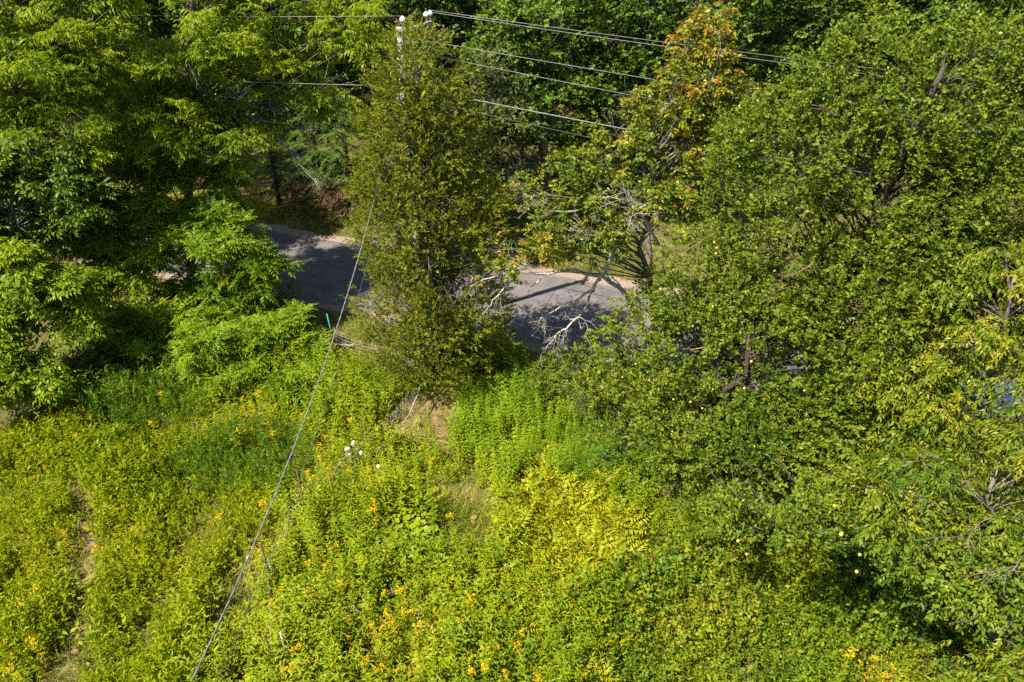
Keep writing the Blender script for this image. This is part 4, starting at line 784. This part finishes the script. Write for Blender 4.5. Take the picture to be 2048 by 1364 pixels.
# ferns, one by one
fp = []
for k in range(4):
    lv = Leaves(); lv.add([T['fern'][k]], np.zeros((1, 3)), np.array([[1., 0, 0]]), UP[None], 1.0, .5, .18, rng); o = lv.build('fern', M['fern']); fp.append(tag(o, 'x', 'fern', 'yellow ferns in the meadow'))
x2, y2 = scatter(4000, (-8, 9), (8, 18), lambda x, y: zone(x, y) == 'fern'); pts = []
for p in zip(x2, y2):
    if all((p[0] - q[0]) ** 2 + (p[1] - q[1]) ** 2 > .34 ** 2 for q in pts): pts.append(p)
for a_, b_, n in [(1090, 1230, 9), (880, 1230, 6), (930, 1200, 5), (500, 1290, 6), (1150, 1330, 6), (1000, 1180, 7), (780, 1130, 2), (560, 1060, 3), (900, 1310, 5)]:
    for i in range(n): pts.append(tuple(g(a_ + rng.uniform(-60, 60), b_ + rng.uniform(-35, 35), .4)[:2]))
for i, p in enumerate(pts):
    o = fp[i] if i < 4 else copy_tree(fp[i % 4]); main = i < len(pts) - 49
    o['label'] = 'bright yellow fern in the dense fern patch left of the apple tree' if main else 'scattered yellow-green fern among the goldenrod'
    o['group'] = 'ferns of the dense yellow patch' if main else 'ferns scattered in the lower meadow'
    o.location = (p[0], p[1], .10 + .3 * rng.rand()); s = rng.uniform(.75, 1.15); o.scale = (s, s, s); o.rotation_euler = (rng.randn() * .12, rng.randn() * .12, rng.uniform(0, 6.28))
# round leaves
lv = Leaves(); x3, y3 = scatter(9000, (-6, 4), (9, 16), lambda x, y: (zone(x, y) == 'round')); n = min(len(x3), 260)
lv.add(T['round'], np.stack([x3[:n], y3[:n], rng.uniform(.15, .5, n)], 1), rng.randn(n, 3) * [1, 1, .1], UP + rng.randn(n, 3) * .22, rng.uniform(.13, .24, n), .5, .2, rng)
tag(lv.build('round_leaved_weeds', M['round']), 'patch of big round pale green leaves in mid meadow', 'weeds', kind='stuff')

# ================================================================== FENCES, POSTS, SMALL THINGS
def mesh_fence(name, label, posts, height, rng, sagf=.06):
    root = empty(name, posts[0][0].tolist(), label, 'fence'); o_ = posts[0][0]; tb = Tubes()
    for i in range(len(posts) - 1):
        a, b = posts[i][0], posts[i + 1][0]; L_ = np.linalg.norm(b - a); n = max(4, int(L_ / .3)); t_ = np.linspace(0, 1, n)[:, None]
        for z in np.linspace(.08, height, 8):
            p = a + (b - a) * t_ + UP * z; p[:, 2] -= (sagf * 4 * t_ * (1 - t_))[:, 0]; p += rng.randn(n, 3) * .008; tb.add(p, .005, 3)
        for s in np.arange(.1, L_, .16):
            c = a + (b - a) * s / L_; dd = sagf * 4 * (s / L_) * (1 - s / L_); tb.add([c + UP * (.05 - dd * .3), c + UP * (height - dd)], .0035, 3)
    tb.build('wire_mesh', M['galv'], root, o_)
    for p, kind, h, lean, lab in posts:
        if kind:
            tb = Tubes(); tb.add([p, p + UP * h + lean], .026, 6); o = tb.build('post', M[kind], root, o_)
            if lab: o['label'] = lab
    return root
zz = np.zeros(3)
mesh_fence('wire_fence', 'sagging wire mesh fence beside the road between the sumac and the cedar', [(g(560, 690), None, 0, zz, None), (g(673, 706), 'green_steel', 1.85, np.array([-.12, 0, 0]), 'turquoise green steel post'), (g(770, 735), 'rust', 1.3, zz, None), (g(846, 775), 'rust', 1.4, zz, None)], 1.15, rng, .12)
mesh_fence('wire_fence', 'collapsed wire fence on rusty posts running down the meadow towards the viewer', [(g(840, 800), None, 0, zz, None), (g(732, 915), 'rust', 1.55, zz, 'rusty post by the white flowers'), (g(610, 1012), 'rust', 1.5, zz, None), (g(544, 1165), 'rust', 1.5, zz, None), (g(552, 1330), 'rust', 1.15, np.array([-.06, 0, 0]), 'short reddish post')], .8, rng, .15)
def stick(name, label, cat, pts, r0, r1, m, kids=0):
    tb = Tubes(); pts = np.array(pts); tb.add(pts, np.linspace(r0, r1, len(pts)), 6)
    for _ in range(kids):
        j = rng.randint(0, len(pts) - 1); twiggy(tb, rng, pts[j] + (pts[j + 1] - pts[j]) * rng.rand(), rng.randn(3) * [1, 1, .5], .4, r1 * .6, 0)
    return tag(tb.build(name, M[m]), label, cat)
stick('fallen_branch', 'bent white bare branch lying on the roadside wire fence', 'branch', [at(598, 673, 23.0), at(622, 676, 23), at(645, 682, 22.9), at(670, 688, 22.7), at(700, 691, 22.5), at(725, 682, 22.6), at(746, 672, 22.7)], .034, .022, 'old_wood', 3)
stick('fallen_branch', 'thin grey pole lying along the collapsed fence in front of the cedar', 'branch', [g(845, 760, .9), g(835, 790, .8), g(818, 830, .7), g(790, 868, .6), g(755, 900, .6), g(728, 915, .6)], .028, .016, 'old_wood', 5)
stick('fallen_branch', 'pale bare stick among the big round leaves', 'branch', [g(772, 1140, .5), g(780, 1165, .5), g(786, 1190, .5)], .014, .008, 'old_wood', 2)
stick('fallen_branch', 'long thin grey stick right of the goldenrod flowers', 'branch', [g(842, 1182, .6), g(840, 1215, .6), g(835, 1240, .5), g(843, 1268, .5)], .013, .006, 'old_wood', 3)
stick('fallen_branch', 'forked pale twig between the goldenrod plumes', 'branch', [g(700, 1205, .7), g(715, 1222, .7), g(733, 1232, .7)], .010, .006, 'old_wood', 3)
stick('wooden_stake', 'pale upright stake in the thin grass left of the ferns', 'stake', [g(986, 1035), g(986, 1035) + UP * .75], .014, .012, 'old_wood')
stick('wooden_stake', 'short tan stake beside the taller pale one', 'stake', [g(989, 1045) + [-.12, 0, 0], g(989, 1045) + [-.12, 0, .45]], .010, .010, 'old_wood')
pp = g(579, 1330); pst = empty('pipe_post', pp.tolist(), 'pale blue weathered pipe post with a small hook among the goldenrod', 'post'); tb = Tubes(); tb.add([[0, 0, 0], [.02, 0, 1.3]], .024, 8); tb.build('pipe', M['blue_pipe'], pst); tb = Tubes(); tb.add([[.02, 0, .98], [.09, 0, .98], [.10, 0, .93]], .008, 5); tb.build('hook', M['blue_pipe'], pst)
pp = g(511, 1165); pst = empty('marker_post', pp.tolist(), 'thin post with a white cap under the service cable', 'post'); tb = Tubes(); tb.add([[0, 0, 0], [0, 0, .95]], .016, 6); tb.build('stem', M['rust'], pst); tb = Tubes(); tb.add([[0, 0, .82], [0, 0, 1.0], [0, 0, 1.03]], [.032, .032, .018], 8); tb.build('cap', M['white'], pst)
pp = g(660, 1385); pst = empty('marker_post', pp.tolist(), 'low white tipped marker at the bottom edge of the meadow', 'post'); tb = Tubes(); tb.add([[0, 0, 0], [0, 0, .75]], .014, 6); tb.build('stem', M['rust'], pst); tb = Tubes(); tb.add([[0, 0, .65], [0, 0, .78]], [.024, .024], 8); tb.build('cap', M['white'], pst)
# white blooms
for i, (px, py, s, lab) in enumerate([(707, 886, 1.0, 'highest of the three round white flower heads beside the rusty post'), (695, 898, 1.05, 'round white flower head, left one of the three beside the rusty post'), (722, 906, .85, 'round white flower head nearest the rusty post'), (757, 933, .75, 'single pale flower head in the grass below the rusty post'), (699, 909, .5, 'small white flower head tucked under the larger three')]):
    p = g(px, py, 1.0); root = empty('white_flower', (p[0], p[1], 0), lab, 'wildflower'); lv = Leaves(); u = rand_dirs(rng, 60, -.5)
    lv.add([np.array([kite(.06, .05, .2, .1)])], UP * 1.0 + u * .066 * s, np.cross(u, rng.randn(60, 3)), u + rng.randn(60, 3) * .2, .8 * s * rng.uniform(.8, 1.2, 60), .5, .3, rng); lv.build('bloom', M['white_bloom'], root)
    lv = Leaves(); lv.add([stem_weed(np.random.RandomState(i), .95, 14, .12, .04, 15)], np.zeros((1, 3)), UP[None], np.array([[1., 0, 0]]), 1.0, .5, .15, rng); lv.build('stem', M['golden'], root)
# little stump-like lump in the thin grass
p = g(948, 1046); st = empty('wood_stump', p.tolist(), 'small brown cut stump with a pale rim in the thin grass', 'stump'); tb = Tubes(); tb.add([[0, 0, 0], [.0, 0, .12], [.02, -.02, .26]], [.13, .11, .10], 9); tb.build('stump_body', M['brown_debris'], st); tb = Tubes(); tb.add([[.02, -.02, .262], [.02, -.02, .285]], [.105, .085], 9); tb.build('cut_face', M['brown_debris'], st)

# ================================================================== VEHICLE behind the cherry leaves
def car(loc, rz, label):
    root = empty('parked_car', loc, label, 'car', rz=rz)
    prof = [(-2.2, .35), (-2.25, .62), (-2.15, .88), (-1.5, .98), (-.75, 1.0), (1.35, 1.0), (2.05, .96), (2.18, .75), (2.2, .35)]
    cab = [(-.85, .985), (-.25, 1.38), (.1, 1.44), (.85, 1.43), (1.25, 1.34), (1.75, .975)]
    def loft(pr, w_bot, w_top, name, m, bevel=.06):
        zlo = min(p[1] for p in pr); zhi = max(p[1] for p in pr); V = []; n = len(pr)
        for k, (wf, ins) in enumerate(((1, .0), (.985, 0), (.93, 1))):
            pass
        rows = []
        for sgn in (-1, 1):
            for ins in (0, 1):
                for (px_, pz) in pr:
                    f = (pz - zlo) / (zhi - zlo + 1e-6); w2 = w_bot + (w_top - w_bot) * f
                    V.append((px_ * (1 if ins == 0 else .985), sgn * (w2 - (bevel if ins == 0 else 0)), zlo + (pz - zlo) * (1 if ins == 0 else .96)))
        idx_ = lambda s, i, k: (s * 2 + i) * n + k; Fc = []
        for k in range(n):
            k2 = (k + 1) % n
            Fc.append((idx_(0, 0, k), idx_(0, 0, k2), idx_(1, 0, k2), idx_(1, 0, k)))
            for s in (0, 1): Fc.append((idx_(s, 0, k), idx_(s, 0, k2), idx_(s, 1, k2), idx_(s, 1, k)))
        for s in (0, 1): Fc.append(tuple(idx_(s, 1, k) for k in range(n)))
        me = bpy.data.meshes.new(name); me.from_pydata(V, [], Fc); me.materials.append(m); return link(name, me, root)
    loft(prof, .90, .86, 'body', M['car_paint']); loft(cab, .80, .62, 'cabin', M['car_paint'], .05)
    box('windscreen', M['car_glass'], (-.84, 0, 1.01), (-.26, 0, 1.385), 1.28, .02, root, np.array([-.6, 0, .8]))
    box('rear_window', M['car_glass'], (1.72, 0, 1.01), (1.28, 0, 1.33), 1.24, .02, root, np.array([.6, 0, .8]))
    for sg in (-1, 1):
        box('side_window', M['car_glass'], (-.40, sg * .765, 1.17), (.42, sg * .765, 1.17), .02, .25, root, np.array([0, -sg * .45, 1])); box('side_window', M['car_glass'], (.50, sg * .765, 1.17), (1.20, sg * .765, 1.17), .02, .25, root, np.array([0, -sg * .45, 1]))
        box('headlight', M['white'], (-2.235, sg * .62, .72), (-2.15, sg * .62, .72), .34, .14, root); box('tail_light', M['lamp'], (2.12, sg * .66, .82), (2.19, sg * .66, .82), .30, .14, root)
        box('wing_mirror', M['car_paint'], (-.55, sg * .90, 1.03), (-.40, sg * .98, 1.03), .12, .12, root)
        box('sill_trim', M['black_trim'], (-1.0, sg * .905, .30), (1.05, sg * .905, .30), .03, .10, root)
        for xx in (-1.38, 1.38):
            tb = Tubes(); tb.add([[xx, sg * .70, .32], [xx, sg * .72, .32], [xx, sg * .88, .32], [xx, sg * .91, .32]], [.26, .32, .32, .27], 20); wh = tb.build('wheel', M['tyre'], root)
            tb = Tubes(); tb.add([[xx, sg * .90, .32], [xx, sg * .918, .32]], [.20, .18], 14); tb.build('rim', M['rim'], wh)
    return root
cpos = rd(road_s(*g(2075, 850)[:2]) + .3, 1.3)
car((cpos[0], cpos[1], .012), math.atan2(E_[1], E_[0]), 'pale blue car on the road, mostly hidden behind cherry leaves at the right edge')
print('LEAVES', sum(LEAFCOUNT.values()), {k[:14]: v for k, v in LEAFCOUNT.items()})
big = sorted(((sum(len(p.vertices) - 2 for p in m.polygons) if len(m.polygons) < 9000 else 2 * len(m.polygons)), m.name) for m in bpy.data.meshes)[::-1][:24]
print('BIG', big)
print('TUBE', sum(sum(len(p.vertices) - 2 for p in m.polygons) for m in bpy.data.meshes if 'tint' not in m.attributes))
print('TRIS unique', sum(sum(len(p.vertices) - 2 for p in m.polygons) if len(m.polygons) < 5000 else 2 * len(m.polygons) for m in bpy.data.meshes))
